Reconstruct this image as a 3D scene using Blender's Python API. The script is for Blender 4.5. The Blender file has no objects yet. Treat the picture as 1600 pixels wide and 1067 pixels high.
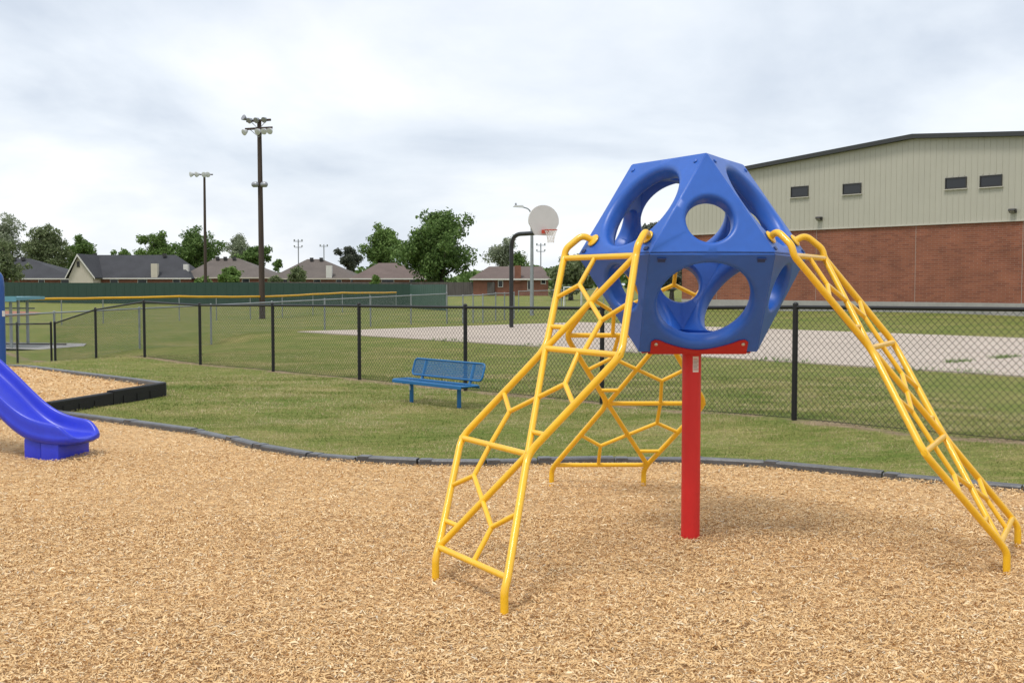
import bpy, bmesh, math, random
import numpy as np
from mathutils import Vector, Matrix

sc = bpy.context.scene
col = sc.collection
R = math.radians
rng = np.random.default_rng(11)
random.seed(5)

# ------------------------------------------------------------------ camera
FPX, EYE, PITCH = 1714.0, 1.5, 0.0516          # focal length in 1600-wide pixels, eye height, tilt down
cam_d = bpy.data.cameras.new('camera'); cam = bpy.data.objects.new('camera', cam_d); col.objects.link(cam)
cam_d.sensor_width = 36.0; cam_d.lens = FPX / 1600 * 36.0
cam_d.clip_start = 0.1; cam_d.clip_end = 4000
cam.location = (0, 0, EYE); cam.rotation_euler = (R(90) - PITCH, 0, 0)
sc.camera = cam

# ------------------------------------------------------------------ sky, sun, exposure
SUN_EL, SUN_AZ = R(66), R(-140)                 # azimuth clockwise from +Y
world = bpy.data.worlds.new('World'); sc.world = world; world.use_nodes = True
nt = world.node_tree; N = nt.nodes; LK = nt.links
for n in list(N): N.remove(n)
def nd(t, **kw):
    n = N.new(t)
    for k, v in kw.items(): setattr(n, k, v)
    return n
out = nd('ShaderNodeOutputWorld')
sky = nd('ShaderNodeTexSky', sky_type='NISHITA', sun_disc=False)
sky.sun_elevation = SUN_EL; sky.sun_rotation = SUN_AZ; sky.dust_density = 2.0
bg1 = nd('ShaderNodeBackground'); bg1.inputs[1].default_value = 0.10
bg2 = nd('ShaderNodeBackground'); bg2.inputs[1].default_value = 1.0
LK.new(sky.outputs[0], bg1.inputs[0])
tc = nd('ShaderNodeTexCoord')
sep = nd('ShaderNodeSeparateXYZ'); LK.new(tc.outputs['Generated'], sep.inputs[0])
def mth(op, a, b=None, c=None):
    m = nd('ShaderNodeMath', operation=op)
    for i, v in enumerate((a, b, c)):
        if v is None: continue
        if isinstance(v, (int, float)): m.inputs[i].default_value = v
        else: LK.new(v, m.inputs[i])
    return m.outputs[0]
zz = mth('ADD', mth('MAXIMUM', sep.outputs[2], 0.0), 0.30)
px_, py_ = mth('DIVIDE', sep.outputs[0], zz), mth('DIVIDE', sep.outputs[1], zz)
cmb = nd('ShaderNodeCombineXYZ'); LK.new(px_, cmb.inputs[0]); LK.new(py_, cmb.inputs[1])
n1 = nd('ShaderNodeTexNoise'); n1.inputs['Scale'].default_value = 1.0; n1.inputs['Detail'].default_value = 7; n1.inputs['Roughness'].default_value = 0.52; n1.inputs['Distortion'].default_value = 0.5
n2 = nd('ShaderNodeTexNoise'); n2.inputs['Scale'].default_value = 2.2; n2.inputs['Detail'].default_value = 6; n2.inputs['Roughness'].default_value = 0.55
off = nd('ShaderNodeVectorMath', operation='ADD'); off.inputs[1].default_value = (7.3, 2.1, 3.0); LK.new(cmb.outputs[0], off.inputs[0])
LK.new(cmb.outputs[0], n1.inputs['Vector']); LK.new(off.outputs[0], n2.inputs['Vector'])
ramp = nd('ShaderNodeValToRGB'); e = ramp.color_ramp.elements
e[0].position = 0.30; e[0].color = (0.45, 0.50, 0.58, 1); e[1].position = 0.66; e[1].color = (0.82, 0.825, 0.835, 1)
x = e.new(0.46); x.color = (0.64, 0.68, 0.73, 1)
LK.new(n1.outputs[0], ramp.inputs[0])
r2 = nd('ShaderNodeValToRGB'); e = r2.color_ramp.elements
e[0].position = 0.34; e[0].color = (0.82, 0.845, 0.88, 1); e[1].position = 0.62; e[1].color = (1, 1, 1, 1)
LK.new(n2.outputs[0], r2.inputs[0])
mul = nd('ShaderNodeMix', data_type='RGBA', blend_type='MULTIPLY'); mul.inputs[0].default_value = 0.8
LK.new(ramp.outputs[0], mul.inputs[6]); LK.new(r2.outputs[0], mul.inputs[7])
LK.new(mul.outputs[2], bg2.inputs[0])
mixs = nd('ShaderNodeMixShader'); mixs.inputs[0].default_value = 0.90
LK.new(bg1.outputs[0], mixs.inputs[1]); LK.new(bg2.outputs[0], mixs.inputs[2]); LK.new(mixs.outputs[0], out.inputs[0])

sun_d = bpy.data.lights.new('sun', 'SUN'); sun_d.energy = 1.5; sun_d.angle = R(14); sun_d.color = (1, 0.96, 0.9)
sun = bpy.data.objects.new('sun', sun_d); col.objects.link(sun)
sd = Vector((math.sin(SUN_AZ) * math.cos(SUN_EL), math.cos(SUN_AZ) * math.cos(SUN_EL), math.sin(SUN_EL)))
sun.rotation_euler = sd.to_track_quat('Z', 'Y').to_euler()
vs = sc.view_settings
vs.view_transform = 'Standard'; vs.look = 'None'; vs.exposure = 0.55; vs.gamma = 1.0; vs.use_curve_mapping = False

# ------------------------------------------------------------------ helpers: places
U = Vector((0.663, -0.749, 0)); V = Vector((0.749, 0.663, 0))      # along the fence, across it
def ray(px, py):
    a, b = (px - 800) / FPX, -(py - 533.5) / FPX
    c, s = math.cos(PITCH), math.sin(PITCH)
    return Vector((a, c + b * s, -s + b * c))
def G(px, py, z=0.0):
    d = ray(px, py); t = (z - EYE) / d.z
    return Vector((d.x * t, d.y * t, z))
def P(px, py, Y):
    d = ray(px, py); t = Y / d.y
    return Vector((d.x * t, Y, EYE + d.z * t))

BORDER_PX = [(84, 641), (200, 656), (305, 670), (360, 682), (402, 693), (485, 707), (560, 713), (655, 717), (760, 718), (840, 716), (960, 714), (1075, 714), (1195, 720), (1382, 737), (1600, 757)]
BORDER = [G(a, b, 0.03) for a, b in BORDER_PX]
BORDER.append(BORDER[-1] + (BORDER[-1] - BORDER[-2]).normalized() * 2.4)
COURT0 = Vector((-7.3, 37.2, 0))
ctrl = [(b.x, b.y, -.05) for b in BORDER] + [(x, y, -.10) for x in (-12, -8, -5, -2, 1, 4, 7) for y in (-3, 0, 3, 6)] + [(x, y, -.08) for x in (-8, -6) for y in (9, 12)]
ctrl += [(-4.8, 15.0, -0.03), (-5.3, 13.0, 0.0), (-8.3, 18.6, -0.05),
         (-8.1, 24.4, -.12), (-6.4, 22.5, -.14), (-4.34, 20, -.10), (-2.46, 17.9, -.07), (-.68, 16, -.05), (1.18, 13.9, -.02), (3.05, 11.8, .04), (4.95, 9.65, .06),
         (-10.1, 26.7, -.34), (-12, 28.8, -.6), (-13.5, 29, -.6), (-16, 36, -.62), (-9.4, 34.3, -.44), (-6.4, 41, -.33), (-3, 48, -.25),
         (-23, 56, -.5), (-14.8, 64, -.5), (-9, 87, -.42), (-5, 80, -.41), (-40, 100, -.3), (-55, 120, -.2),
         (20, 57, .08), (10, 66, .05), (30, 45, .1),
         (-30, 170, .05), (0, 170, .05), (40, 170, .05), (-80, 180, .05), (0, 400, .1), (-400, 400, 0.1), (400, 400, .1), (0, 1500, .1), (-1500, 800, .1), (1500, 800, .1)]
for a_ in np.arange(-1.5, 46, 2.5):
    for b_ in np.arange(-1.5, 16, 2.5):
        q_ = COURT0 + U * a_ + V * b_; ctrl.append((q_.x, q_.y, -.10))
CP = np.array(ctrl)
def T(xx, yy):
    xx = np.asarray(xx, float); yy = np.asarray(yy, float)
    d2 = (xx[..., None] - CP[:, 0]) ** 2 + (yy[..., None] - CP[:, 1]) ** 2
    w = 1.0 / (d2 + 0.05) ** 1.7
    return (w * CP[:, 2]).sum(-1) / w.sum(-1)
def tz(x, y): return float(T(np.array([x]), np.array([y]))[0])

# ------------------------------------------------------------------ helpers: materials
MATS = {}
def mat(name, color, rough=0.6, var=0.0, scale=8.0, bump=0.0, bscale=60.0, metal=0.0, island=0.0, coat=0.0, stretch=None, var2=0.0):
    m = bpy.data.materials.new(name); m.use_nodes = True
    t = m.node_tree; b = t.nodes['Principled BSDF']; MATS[name] = m
    b.inputs['Base Color'].default_value = (*color, 1); b.inputs['Roughness'].default_value = rough; b.inputs['Metallic'].default_value = metal
    if coat: b.inputs['Coat Weight'].default_value = coat
    co = t.nodes.new('ShaderNodeTexCoord'); vec = co.outputs['Object']
    if stretch:
        mp = t.nodes.new('ShaderNodeMapping'); mp.inputs['Scale'].default_value = stretch; t.links.new(vec, mp.inputs[0]); vec = mp.outputs[0]
    cur = None
    def scaled(fac_socket, amt, cin):
        mr = t.nodes.new('ShaderNodeMapRange'); mr.inputs[1].default_value = 0.25; mr.inputs[2].default_value = 0.75
        mr.inputs[3].default_value = 1 - amt; mr.inputs[4].default_value = 1 + amt; t.links.new(fac_socket, mr.inputs[0])
        mx = t.nodes.new('ShaderNodeVectorMath'); mx.operation = 'SCALE'
        if cin is None: mx.inputs[0].default_value = color
        else: t.links.new(cin, mx.inputs[0])
        t.links.new(mr.outputs[0], mx.inputs['Scale']); return mx.outputs[0]
    if var:
        n = t.nodes.new('ShaderNodeTexNoise'); n.inputs['Scale'].default_value = scale; n.inputs['Detail'].default_value = 5; t.links.new(vec, n.inputs['Vector'])
        cur = scaled(n.outputs[0], var, cur)
    if var2:
        n = t.nodes.new('ShaderNodeTexNoise'); n.inputs['Scale'].default_value = scale * 9; n.inputs['Detail'].default_value = 3; t.links.new(vec, n.inputs['Vector'])
        cur = scaled(n.outputs[0], var2, cur)
    if island:
        g = t.nodes.new('ShaderNodeNewGeometry')
        mr0 = t.nodes.new('ShaderNodeMapRange'); mr0.inputs[3].default_value = .25; mr0.inputs[4].default_value = .75; t.links.new(g.outputs['Random Per Island'], mr0.inputs[0])
        cur = scaled(mr0.outputs[0], island, cur)
    if cur is not None: t.links.new(cur, b.inputs['Base Color'])
    if bump:
        n = t.nodes.new('ShaderNodeTexNoise'); n.inputs['Scale'].default_value = bscale; n.inputs['Detail'].default_value = 4; t.links.new(vec, n.inputs['Vector'])
        bp = t.nodes.new('ShaderNodeBump'); bp.inputs['Strength'].default_value = bump; bp.inputs['Distance'].default_value = 0.02
        t.links.new(n.outputs[0], bp.inputs['Height']); t.links.new(bp.outputs[0], b.inputs['Normal'])
    return m
def ramp_mat(name, stops, source='island', rough=0.8, scale=1.0, translucent=0.0):
    """colour chosen per loose piece (island) or by large noise through a ramp"""
    m = bpy.data.materials.new(name); m.use_nodes = True; t = m.node_tree; b = t.nodes['Principled BSDF']; MATS[name] = m
    b.inputs['Roughness'].default_value = rough; b.inputs['Specular IOR Level'].default_value = 0.25
    cr = t.nodes.new('ShaderNodeValToRGB'); el = cr.color_ramp.elements
    el[0].position, el[0].color = stops[0][0], (*stops[0][1], 1); el[1].position, el[1].color = stops[-1][0], (*stops[-1][1], 1)
    for p, c in stops[1:-1]:
        q = el.new(p); q.color = (*c, 1)
    g = t.nodes.new('ShaderNodeNewGeometry'); t.links.new(g.outputs['Random Per Island'], cr.inputs[0])
    t.links.new(cr.outputs[0], b.inputs['Base Color'])
    if translucent:
        o = t.nodes['Material Output']; tr = t.nodes.new('ShaderNodeBsdfTranslucent'); ms = t.nodes.new('ShaderNodeMixShader'); ms.inputs[0].default_value = translucent
        t.links.new(cr.outputs[0], tr.inputs[0]); t.links.new(b.outputs[0], ms.inputs[1]); t.links.new(tr.outputs[0], ms.inputs[2]); t.links.new(ms.outputs[0], o.inputs[0])
    return m

# ------------------------------------------------------------------ helpers: meshes
class MB:
    def __init__(self): self.v = []; self.f = []
    def add(self, vs, fs):
        o = len(self.v); self.v += [tuple(p) for p in vs]; self.f += [tuple(i + o for i in f) for f in fs]; return self
    def box(self, c, s, ax=None):
        """box of half-size s round c, optional axes"""
        c = Vector(c); ax = ax or (Vector((1, 0, 0)), Vector((0, 1, 0)), Vector((0, 0, 1)))
        vs = [c + ax[0] * (s[0] * i) + ax[1] * (s[1] * j) + ax[2] * (s[2] * k) for k in (-1, 1) for j in (-1, 1) for i in (-1, 1)]
        return self.add(vs, [(0, 2, 3, 1), (4, 5, 7, 6), (0, 1, 5, 4), (2, 6, 7, 3), (0, 4, 6, 2), (1, 3, 7, 5)])
    def tube(self, pts, r, n=10, caps=True):
        pts = [Vector(p) for p in pts]; rs = r if isinstance(r, (list, tuple)) else [r] * len(pts)
        tang = []
        for i in range(len(pts)):
            a = pts[i] - pts[i - 1] if i > 0 else pts[1] - pts[0]
            b = pts[i + 1] - pts[i] if i < len(pts) - 1 else a
            tang.append((a.normalized() + b.normalized()).normalized())
        ref = Vector((0, 0, 1)) if abs(tang[0].z) < 0.9 else Vector((1, 0, 0))
        nn = (ref - tang[0] * ref.dot(tang[0])).normalized()
        vs = []
        for i, p in enumerate(pts):
            nn = (nn - tang[i] * nn.dot(tang[i])).normalized(); bb = tang[i].cross(nn)
            vs += [p + (nn * math.cos(2 * math.pi * k / n) + bb * math.sin(2 * math.pi * k / n)) * rs[i] for k in range(n)]
        fs = [(i * n + k, i * n + (k + 1) % n, (i + 1) * n + (k + 1) % n, (i + 1) * n + k) for i in range(len(pts) - 1) for k in range(n)]
        if caps: fs += [tuple(range(n - 1, -1, -1)), tuple(range((len(pts) - 1) * n, len(pts) * n))]
        return self.add(vs, fs)
    def lathe(self, prof, c, n=20, axis=Vector((0, 0, 1)), smooth=True):
        axis = axis.normalized(); ref = Vector((1, 0, 0)) if abs(axis.x) < .9 else Vector((0, 1, 0))
        a = axis.cross(ref).normalized(); b = axis.cross(a); c = Vector(c)
        vs = [c + axis * h + (a * math.cos(2 * math.pi * k / n) + b * math.sin(2 * math.pi * k / n)) * r for r, h in prof for k in range(n)]
        fs = [(i * n + k, i * n + (k + 1) % n, (i + 1) * n + (k + 1) % n, (i + 1) * n + k) for i in range(len(prof) - 1) for k in range(n)]
        fs += [tuple(range(n - 1, -1, -1)), tuple(range((len(prof) - 1) * n, len(prof) * n))]
        return self.add(vs, fs)
    def prism(self, poly, d):
        """extrude polygon (list of 3D points) by vector d"""
        n = len(poly); poly = [Vector(p) for p in poly]; d = Vector(d)
        return self.add(poly + [p + d for p in poly], [tuple(range(n - 1, -1, -1)), tuple(range(n, 2 * n))] + [(i, (i + 1) % n, n + (i + 1) % n, n + i) for i in range(n)])
    def build(self, name, m, parent=None, smooth=None, bevel=0.0):
        me = bpy.data.meshes.new(name); me.from_pydata(self.v, [], self.f)
        bm = bmesh.new(); bm.from_mesh(me); bmesh.ops.recalc_face_normals(bm, faces=bm.faces)
        if bevel: bmesh.ops.bevel(bm, geom=[e for e in bm.edges if len(e.link_faces) == 2 and e.calc_face_angle(0) > 0.6], offset=bevel, segments=2, affect='EDGES', profile=0.6)
        bm.to_mesh(me); bm.free(); me.update()
        if smooth is not None:
            for p in me.polygons: p.use_smooth = True
            me.set_sharp_from_angle(angle=R(smooth))
        return link(name, me, m, parent)
def link(name, me, m, parent=None):
    o = bpy.data.objects.new(name, me); col.objects.link(o)
    if m is not None and len(me.materials) == 0: me.materials.append(MATS[m] if isinstance(m, str) else m)
    if parent is not None:
        o.parent = parent; o.matrix_parent_inverse = Matrix.Translation(-parent.location) if parent.type == 'EMPTY' and parent.parent is None else Matrix()
    return o
def tag(o, label, cat, group=None, kind=None):
    if label: o['label'] = label
    if cat: o['category'] = cat
    if group: o['group'] = group
    if kind: o['kind'] = kind
    return o
def thing(name, loc, label, cat, group=None):
    o = bpy.data.objects.new(name, None); col.objects.link(o); o.location = loc; o.empty_display_size = .2
    bpy.context.view_layer.update() if False else None
    return tag(o, label, cat, group)
def sub(name, mb, m, parent, smooth=None, bevel=0.0):
    """a sub-part: child of a part mesh whose vertices are in world space (parent's own frame is the world)"""
    o = mb.build(name, m, None, smooth, bevel); o.parent = parent; return o
def fast_mesh(name, verts, faces_n, m, kind=None, parent=None):
    """numpy verts (N,3), faces (M,k)"""
    me = bpy.data.meshes.new(name); k = faces_n.shape[1]; M = faces_n.shape[0]
    me.vertices.add(len(verts)); me.vertices.foreach_set('co', verts.astype(np.float32).ravel())
    me.loops.add(M * k); me.loops.foreach_set('vertex_index', faces_n.astype(np.int32).ravel())
    me.polygons.add(M); me.polygons.foreach_set('loop_start', np.arange(0, M * k, k, dtype=np.int32)); me.polygons.foreach_set('loop_total', np.full(M, k, np.int32))
    me.update(calc_edges=True)
    o = link(name, me, m, parent)
    if kind: o['kind'] = kind
    return o
def fillet(pts, r, n=6):
    pts = [Vector(p) for p in pts]; res = [pts[0]]
    for i in range(1, len(pts) - 1):
        a, b, c = pts[i - 1], pts[i], pts[i + 1]
        ra = min(r, (a - b).length * .48, (c - b).length * .48)
        p, q = b + (a - b).normalized() * ra, b + (c - b).normalized() * ra
        for k in range(n + 1):
            t = k / n; res.append(p * (1 - t) ** 2 + b * (2 * t * (1 - t)) + q * t * t)
    return res + [pts[-1]]
def inside(xs, ys, poly):
    r = np.zeros(len(xs), bool); n = len(poly)
    for i in range(n):
        x1, y1 = poly[i][0], poly[i][1]; x2, y2 = poly[(i + 1) % n][0], poly[(i + 1) % n][1]
        c = ((y1 > ys) != (y2 > ys)) & (xs < (x2 - x1) * (ys - y1) / ((y2 - y1) if y2 != y1 else 1e-9) + x1); r ^= c
    return r

# ------------------------------------------------------------------ materials
def grass_ground():
    m = bpy.data.materials.new('lawn'); m.use_nodes = True; t = m.node_tree; b = t.nodes['Principled BSDF']; MATS['lawn'] = m
    b.inputs['Roughness'].default_value = .95; b.inputs['Specular IOR Level'].default_value = .1
    co = t.nodes.new('ShaderNodeTexCoord')
    def noise(s, d=4, st=None):
        n = t.nodes.new('ShaderNodeTexNoise'); n.inputs['Scale'].default_value = s; n.inputs['Detail'].default_value = d; n.inputs['Roughness'].default_value = .6
        if st:
            mp = t.nodes.new('ShaderNodeMapping'); mp.inputs['Scale'].default_value = st; mp.inputs['Rotation'].default_value = (0, 0, .85); t.links.new(co.outputs['Object'], mp.inputs[0]); t.links.new(mp.outputs[0], n.inputs['Vector'])
        else: t.links.new(co.outputs['Object'], n.inputs['Vector'])
        return n.outputs[0]
    def ramp(s, st):
        c = t.nodes.new('ShaderNodeValToRGB'); el = c.color_ramp.elements
        el[0].position, el[0].color = st[0][0], (*st[0][1], 1); el[1].position, el[1].color = st[-1][0], (*st[-1][1], 1)
        for p, q in st[1:-1]: el.new(p).color = (*q, 1)
        t.links.new(s, c.inputs[0]); return c.outputs[0]
    def mix(f, a, c2, mode='MIX'):
        x = t.nodes.new('ShaderNodeMix'); x.data_type = 'RGBA'; x.blend_type = mode
        if isinstance(f, float): x.inputs[0].default_value = f
        else: t.links.new(f, x.inputs[0])
        t.links.new(a, x.inputs[6]); t.links.new(c2, x.inputs[7]); return x.outputs[2]
    base = ramp(noise(.5, 6), [(.34, (.10, .155, .028)), (.5, (.165, .185, .05)), (.66, (.29, .245, .105))])
    med = ramp(noise(3.2, 6, (1, 3.2, 1)), [(.34, (.095, .155, .026)), (.52, (.18, .195, .055)), (.68, (.33, .275, .135))])
    fine = ramp(noise(42, 3), [(.3, (.55, .55, .5)), (.7, (1.4, 1.38, 1.3))])
    c = mix(mix(.5, base, med) if False else .5, base, med)
    c = mix(1.0, c, fine, 'MULTIPLY')
    # worn bare soil under the black fence line
    dv = t.nodes.new('ShaderNodeVectorMath'); dv.operation = 'DOT_PRODUCT'; dv.inputs[1].default_value = (.749, .663, 0); t.links.new(co.outputs['Object'], dv.inputs[0])
    def m2(op, a, v, clamp=False):
        q = t.nodes.new('ShaderNodeMath'); q.operation = op; q.use_clamp = clamp; t.links.new(a, q.inputs[0])
        if isinstance(v, float): q.inputs[1].default_value = v
        else: t.links.new(v, q.inputs[1])
        return q.outputs[0]
    off_ = m2('ABSOLUTE', m2('SUBTRACT', dv.outputs['Value'], 10.12), 0.0)
    near = m2('SUBTRACT', m2('MULTIPLY', noise(1.6, 5), 2.6), m2('MULTIPLY', off_, 3.2)); near = m2('MULTIPLY', m2('SUBTRACT', near, .75), 2.0, True)
    soil = ramp(noise(9, 4), [(.35, (.20, .145, .085)), (.65, (.34, .26, .165))])
    c = mix(near, c, soil)
    t.links.new(c, b.inputs['Base Color'])
    bp = t.nodes.new('ShaderNodeBump'); bp.inputs['Strength'].default_value = .7; bp.inputs['Distance'].default_value = .04
    t.links.new(noise(30, 4), bp.inputs['Height']); t.links.new(bp.outputs[0], b.inputs['Normal'])
grass_ground()
mat('chip_bed', (.64, .415, .20), .95, .35, 30, 1.0, 90, var2=.4)
ramp_mat('chips', [(0, (.40, .215, .075)), (.07, (.56, .34, .145)), (.45, (.70, .465, .225)), (.8, (.76, .535, .285)), (.95, (.84, .68, .44)), (1, (.54, .46, .35))], rough=.85)
ramp_mat('blades', [(0, (.09, .155, .024)), (.3, (.145, .195, .04)), (.55, (.27, .26, .085)), (.75, (.46, .375, .18)), (1, (.56, .46, .28))], rough=.8, translucent=.25)
mat('blue_plastic', (.020, .105, .45), .38, .10, 2.5, .04, 400, var2=.05)
mat('slot_shade_blue', (.012, .035, .14), .5)  # shade of the recessed slots, put into the colour
mat('slide_plastic', (.022, .04, .56), .33, .10, 4, .04, 300, var2=.05)
mat('blue_post', (.012, .075, .30), .35, .06, 4)
mat('bench_blue', (.010, .125, .31), .4, .1, 6)
mat('yellow_pipe', (.84, .48, .014), .32, .07, 5, .05, 300, coat=.3)
mat('red_post', (.60, .014, .014), .5, .08, 5, .05, 300)
mat('red_plate', (.42, .008, .010), .45, .08, 5)
mat('zinc', (.55, .5, .42), .4, .1, 20, metal=.8)
mat('sticker', (.75, .73, .70), .5, .05, 20)
mat('sticker_ink', (.25, .22, .22), .6)
mat('sticker_red', (.5, .06, .05), .6)
mat('black_metal', (.006, .006, .0065), .5, .2, 8)
mat('black_wire', (.008, .007, .006), .6)
mat('galv', (.28, .30, .31), .5, .15, 6, metal=.35)
mat('galv_wire', (.30, .31, .31), .5, .1, 6, metal=.3)
mat('border_plastic', (.085, .088, .092), .38, .35, 9, .15, 120, var2=.2)
mat('black_border', (.005, .005, .005), .65, .3, 9, .2, 60)
mat('concrete', (.44, .37, .305), .9, .10, .6, .25, 40, var2=.08)
mat('concrete_gray', (.33, .32, .30), .9, .12, 1.0, .2, 30, var2=.08)
mat('yellow_cap', (.62, .33, .012), .5, .1, 2)
mat('green_sheet', (.014, .045, .030), .55, .12, .4, .1, 10)
mat('green_sheet_end', (.035, .085, .062), .55, .12, .4, .1, 10)
mat('old_wood', (.085, .075, .068), .9, .3, 1.2, .3, 20, stretch=(4, 4, .4))
mat('pole_wood', (.060, .042, .032), .9, .3, 3, .3, 30, stretch=(6, 6, .3))
mat('lamp_metal', (.30, .31, .33), .4, .1, 5, metal=.4)
mat('lamp_white', (.62, .63, .64), .4, .08, 4)
mat('roof_charcoal', (.045, .046, .052), .95, .18, .5, .3, 6, var2=.12)
mat('roof_brown', (.125, .105, .092), .95, .15, .5, .3, 6, var2=.1)
mat('roof_taupe', (.135, .100, .088), .95, .15, .5, .3, 6, var2=.1)
mat('cream', (.52, .47, .39), .8, .06, 1)
mat('trim_white', (.62, .60, .56), .6, .06, 2)
mat('house_brick', (.20, .085, .055), .9, .2, 1.5, var2=.2)
mat('dark_glass', (.02, .022, .025), .12)
mat('window_frame', (.03, .028, .026), .5)
mat('siding', (.44, .42, .345), .5, .04, .6)
mat('siding_trim', (.035, .036, .036), .45)
mat('siding_edge', (.50, .47, .40), .5)
mat('brick_joint', (.34, .27, .23), .9)
mat('board_white', (.62, .60, .57), .5, .05, 2)
mat('rim_red', (.48, .06, .03), .5)
mat('net_white', (.72, .68, .62), .9)
mat('hoop_black', (.015, .016, .017), .35, .2, 5)
mat('shelter_blue', (.12, .30, .38), .5, .1, 2)
mat('clay', (.30, .13, .075), .95, .15, .5)
mat('bark', (.055, .042, .032), .95, .3, 4, .4, 12)
mat('goal_white', (.75, .75, .75), .5, .05, 2)
def brick_mat():
    m = bpy.data.materials.new('gym_brick'); m.use_nodes = True; t = m.node_tree; b = t.nodes['Principled BSDF']; MATS['gym_brick'] = m
    b.inputs['Roughness'].default_value = .9
    uv = t.nodes.new('ShaderNodeTexCoord'); mp = t.nodes.new('ShaderNodeMapping'); mp.inputs['Rotation'].default_value = (0, 0, 0)
    br = t.nodes.new('ShaderNodeTexBrick'); br.inputs['Scale'].default_value = 1.0
    br.inputs['Color1'].default_value = (.265, .090, .048, 1); br.inputs['Color2'].default_value = (.175, .054, .032, 1); br.inputs['Mortar'].default_value = (.27, .16, .115, 1)
    br.inputs['Brick Width'].default_value = .40; br.inputs['Row Height'].default_value = .10; br.inputs['Mortar Size'].default_value = .010; br.inputs['Bias'].default_value = -.25
    t.links.new(uv.outputs['UV'], br.inputs['Vector'])
    n = t.nodes.new('ShaderNodeTexNoise'); n.inputs['Scale'].default_value = .9; n.inputs['Detail'].default_value = 5; t.links.new(uv.outputs['UV'], n.inputs['Vector'])
    mr = t.nodes.new('ShaderNodeMapRange'); mr.inputs[1].default_value = .3; mr.inputs[2].default_value = .7; mr.inputs[3].default_value = .84; mr.inputs[4].default_value = 1.16; t.links.new(n.outputs[0], mr.inputs[0])
    sc_ = t.nodes.new('ShaderNodeVectorMath'); sc_.operation = 'SCALE'; t.links.new(br.outputs[0], sc_.inputs[0]); t.links.new(mr.outputs[0], sc_.inputs['Scale']); t.links.new(sc_.outputs[0], b.inputs['Base Color'])
    bp = t.nodes.new('ShaderNodeBump'); bp.inputs['Strength'].default_value = .5; bp.inputs['Distance'].default_value = .01; bp.invert = True
    t.links.new(br.outputs['Fac'], bp.inputs['Height']); t.links.new(bp.outputs[0], b.inputs['Normal'])
brick_mat()
LEAF = {  # tree greens lightened so distance haze sits in the colour
    'maple': [(0, (0.072, 0.131, 0.033)), (.5, (0.124, 0.206, 0.054)), (1, (0.208, 0.300, 0.098))],
    'bright': [(0, (0.098, 0.169, 0.039)), (.5, (0.150, 0.244, 0.060)), (1, (0.234, 0.331, 0.105))],
    'pale': [(0, (0.169, 0.206, 0.128)), (.5, (0.247, 0.288, 0.180)), (1, (0.364, 0.388, 0.285))],
    'olive': [(0, (0.117, 0.156, 0.068)), (.5, (0.182, 0.225, 0.102)), (1, (0.267, 0.300, 0.165))],
    'cedar': [(0, (0.058, 0.075, 0.054)), (.5, (0.094, 0.110, 0.075)), (1, (0.150, 0.156, 0.120))],
}
def patch_blades():
    t = MATS['blades'].node_tree; cr = next(n for n in t.nodes if n.type == 'VALTORGB'); g = next(n for n in t.nodes if n.type == 'NEW_GEOMETRY')
    co = t.nodes.new('ShaderNodeTexCoord'); mp = t.nodes.new('ShaderNodeMapping'); mp.inputs['Scale'].default_value = (1, 1.8, 1); mp.inputs['Rotation'].default_value = (0, 0, .85)
    n = t.nodes.new('ShaderNodeTexNoise'); n.inputs['Scale'].default_value = .8; n.inputs['Detail'].default_value = 5; n.inputs['Roughness'].default_value = .65
    t.links.new(co.outputs['Object'], mp.inputs[0]); t.links.new(mp.outputs[0], n.inputs['Vector'])
    a = t.nodes.new('ShaderNodeMath'); a.operation = 'MULTIPLY_ADD'; a.inputs[1].default_value = 4.2; a.inputs[2].default_value = -1.82; t.links.new(n.outputs[0], a.inputs[0])
    b = t.nodes.new('ShaderNodeMath'); b.operation = 'MULTIPLY_ADD'; b.inputs[1].default_value = .72; t.links.new(g.outputs['Random Per Island'], b.inputs[0]); t.links.new(a.outputs[0], b.inputs[2]); t.links.new(b.outputs[0], cr.inputs[0])
patch_blades()
for k, s in LEAF.items(): ramp_mat('leaf_' + k, s, rough=.7, translucent=.3)

# ------------------------------------------------------------------ ground
def axis(lo, hi, flo, fhi, step, grow=1.18):
    a = list(np.arange(flo, fhi + 1e-6, step)); s = step
    while a[-1] < hi: s *= grow; a.append(a[-1] + s)
    s = step; b = []
    q = flo
    while q > lo: s *= grow; q -= s; b.append(q)
    return np.array(b[::-1] + a)
gx = axis(-1600, 1600, -26, 26, .6); gy = axis(-60, 2200, -2, 60, .6)
XX, YY = np.meshgrid(gx, gy); ZZ = T(XX, YY)
gv = np.stack([XX.ravel(), YY.ravel(), ZZ.ravel()], -1); nx = len(gx)
ii = (np.arange(len(gy) - 1)[:, None] * nx + np.arange(nx - 1)[None]).ravel()
ground = fast_mesh('ground', gv, np.stack([ii, ii + 1, ii + nx + 1, ii + nx], -1), 'lawn')
ground['kind'] = 'structure'
for p in ground.data.polygons: p.use_smooth = True

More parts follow.
